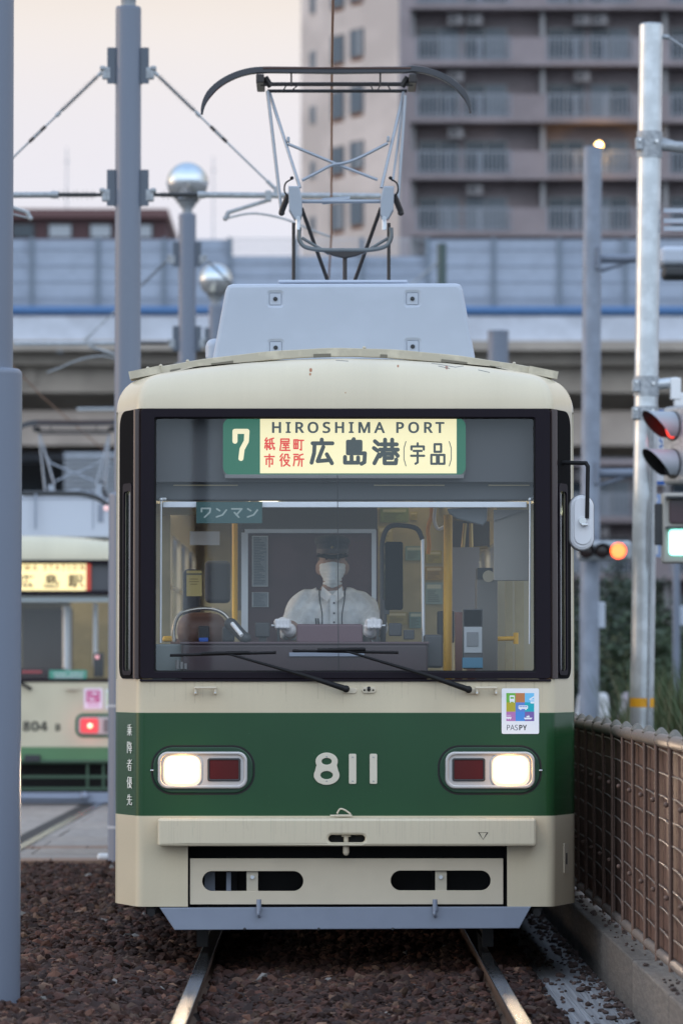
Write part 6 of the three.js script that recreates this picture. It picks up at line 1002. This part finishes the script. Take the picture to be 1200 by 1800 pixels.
  const stk = canvasTex(128, 160, (c) => { c.fillStyle = '#ead9e6'; c.fillRect(0, 0, 128, 160); c.strokeStyle = '#c03a78'; c.lineWidth = 15; c.strokeRect(24, 24, 78, 78); c.beginPath(); c.moveTo(46, 82); c.lineTo(46, 44); c.lineTo(82, 82); c.lineTo(82, 44); c.stroke(); c.fillStyle = '#cf86ac'; c.fillRect(24, 126, 80, 12); }); sh2('sticker', pp(148, 1246), pp(181, 1210), stk); sh2('sticker', pp(186, 1246), pp(212, 1212), canvasTex(64, 64, (c) => { c.fillStyle = '#d9e0e4'; c.fillRect(0, 0, 64, 64); c.fillStyle = '#b8c860'; c.fillRect(8, 8, 22, 48); c.fillStyle = '#7db7cf'; c.fillRect(34, 8, 22, 48); }));
  for (const sd of [0, 1]) { const R = (x0, a, x1, b, r, S) => sd ? rrp(x0, a, x1, b, r, S) : rrp(L(x1), a, L(x0), b, r, S), cl = add('tail_cluster', [ext((() => { const q = R(133, 1254, 226, 1296, .09); return q; })(), z0 - .01, .022, .005)], std('cluster_green', [.03, .10, .05], .35));
    mesh('cluster_plate', [ext(R(138, 1260, 220, 1291, .05), z0, .02, .004)], M.silver, cl); mesh('tail_lamp', [ext(R(141, 1262, 174, 1289, .03), z0 + .01, .022, .006)], emis('tail_light_glow', [1, .10, .14], .5, [.3, .05, .05]), cl); const q = pp(sd ? 159 : L(159), 1276); mesh('tail_bulb', [ball(V(q.x, q.y, z0 + .035), .028, 12)], emis('tail_bulb_light', [1, .45, .18], 3), cl); mesh('grey_lamp', [ext(R(182, 1264, 214, 1287, .02), z0 + .01, .02, .004)], M.cabGrey, cl);
    const l = new THREE.PointLight(0xff3030, .08, 5, 2); l.position.set(q.x, q.y, z0 + .14); l.castShadow = true; scene.add(l); }
  // grille, plough
  const gm = std('grille_green', [.04, .085, .05], .5); const gr = add('grille', [[1339, 1343], [1363, 1368], [1384, 1389]].flatMap(([a, b]) => [pb(L(215), a, 215, b, z0 - .02, .05)]).concat([152, 180, 205].flatMap((x) => [pb(x, 1340, x + 4, 1388, z0 - .015, .05)])), gm); mesh('grille_back', [pb(L(225), 1337, 225, 1395, z0 - .35, .03)], M.dark, gr);
  add('bumper_bar', [pb(L(225), 1336, 225, 1341, z0 + .04, .08, .01)], gm); add('coupling_box', [pb(43, 1327, 71, 1339, z0 + .06, .05, .008)], M.cabDark); add('plough', [pb(L(238), 1393, 238, 1412, z0 + .05, .05, .01)], M.plow); add('plough_pipe', [cyl(P(L(232), 1402, z0 + .08), P(146, 1402, z0 + .08), .022), ball(P(149, 1399, z0 + .08), .05)], M.plow);
  // roof box, rails, pantograph
  const q = (x, yy) => { const p = P(x, yy, z0 - 2); return [p.x, p.y]; }; const rb = add('roof_box', [ext(poly([[L(196), 945], [L(190), 880], [L(176), 871], [176, 871], [190, 880], [198, 945]].map(([a, b]) => q(a, b))), z0 - 3.6, 1.6, .02)], std('roof_box_white', [.46, .50, .58], .5)); mesh('box_seam', [pb(L(164), 876, 166, 878, z0 - 1.995, .01), pb(163, 878, 165, 930, z0 - 1.995, .01), pb(172, 886, 182, 918, z0 - 1.99, .01)], M.plow, rb); add('box_strut', [pb(61, 868, 65, 930, z0 - 1.9, .04)], M.plow);
  add('roof_hose', [tube([P(40, 867, z0 - 2), P(110, 867, z0 - 2), P(150, 869, z0 - 2), P(175, 877, z0 - 2), P(196, 892, z0 - 2)], .03, 30)], M.cabDark);
  add('roof_lamp', [ball(P(187, 893, z0 - 1.9), .03)], emis('roof_lamp_light', [1, .25, .2], .7));
  const pg = tram.children.find((c) => c.name === 'pantograph').clone(); const k = P(591, 121, -3.2), tz = z0 - 3.4, kk = P(132, 742, tz); pg.position.set(kk.x - k.x - inv.x, kk.y - k.y, tz + 3.2 - z0); tram2.add(pg);
  const l = new THREE.RectAreaLight(0xffe6b0, .9, 1.2, 3); l.position.set(-3.42, yt + .1, z0 - 2.6); l.rotation.x = -Math.PI / 2; scene.add(l); add('ceiling_lamp', [bb(-4.0, -2.84, yt + .11, yt + .14, z0 - 4.1, z0 - 1.1)], emis('lamp_glow_b', [1, .9, .68], 1.4));
}

renderer.render(scene, camera);
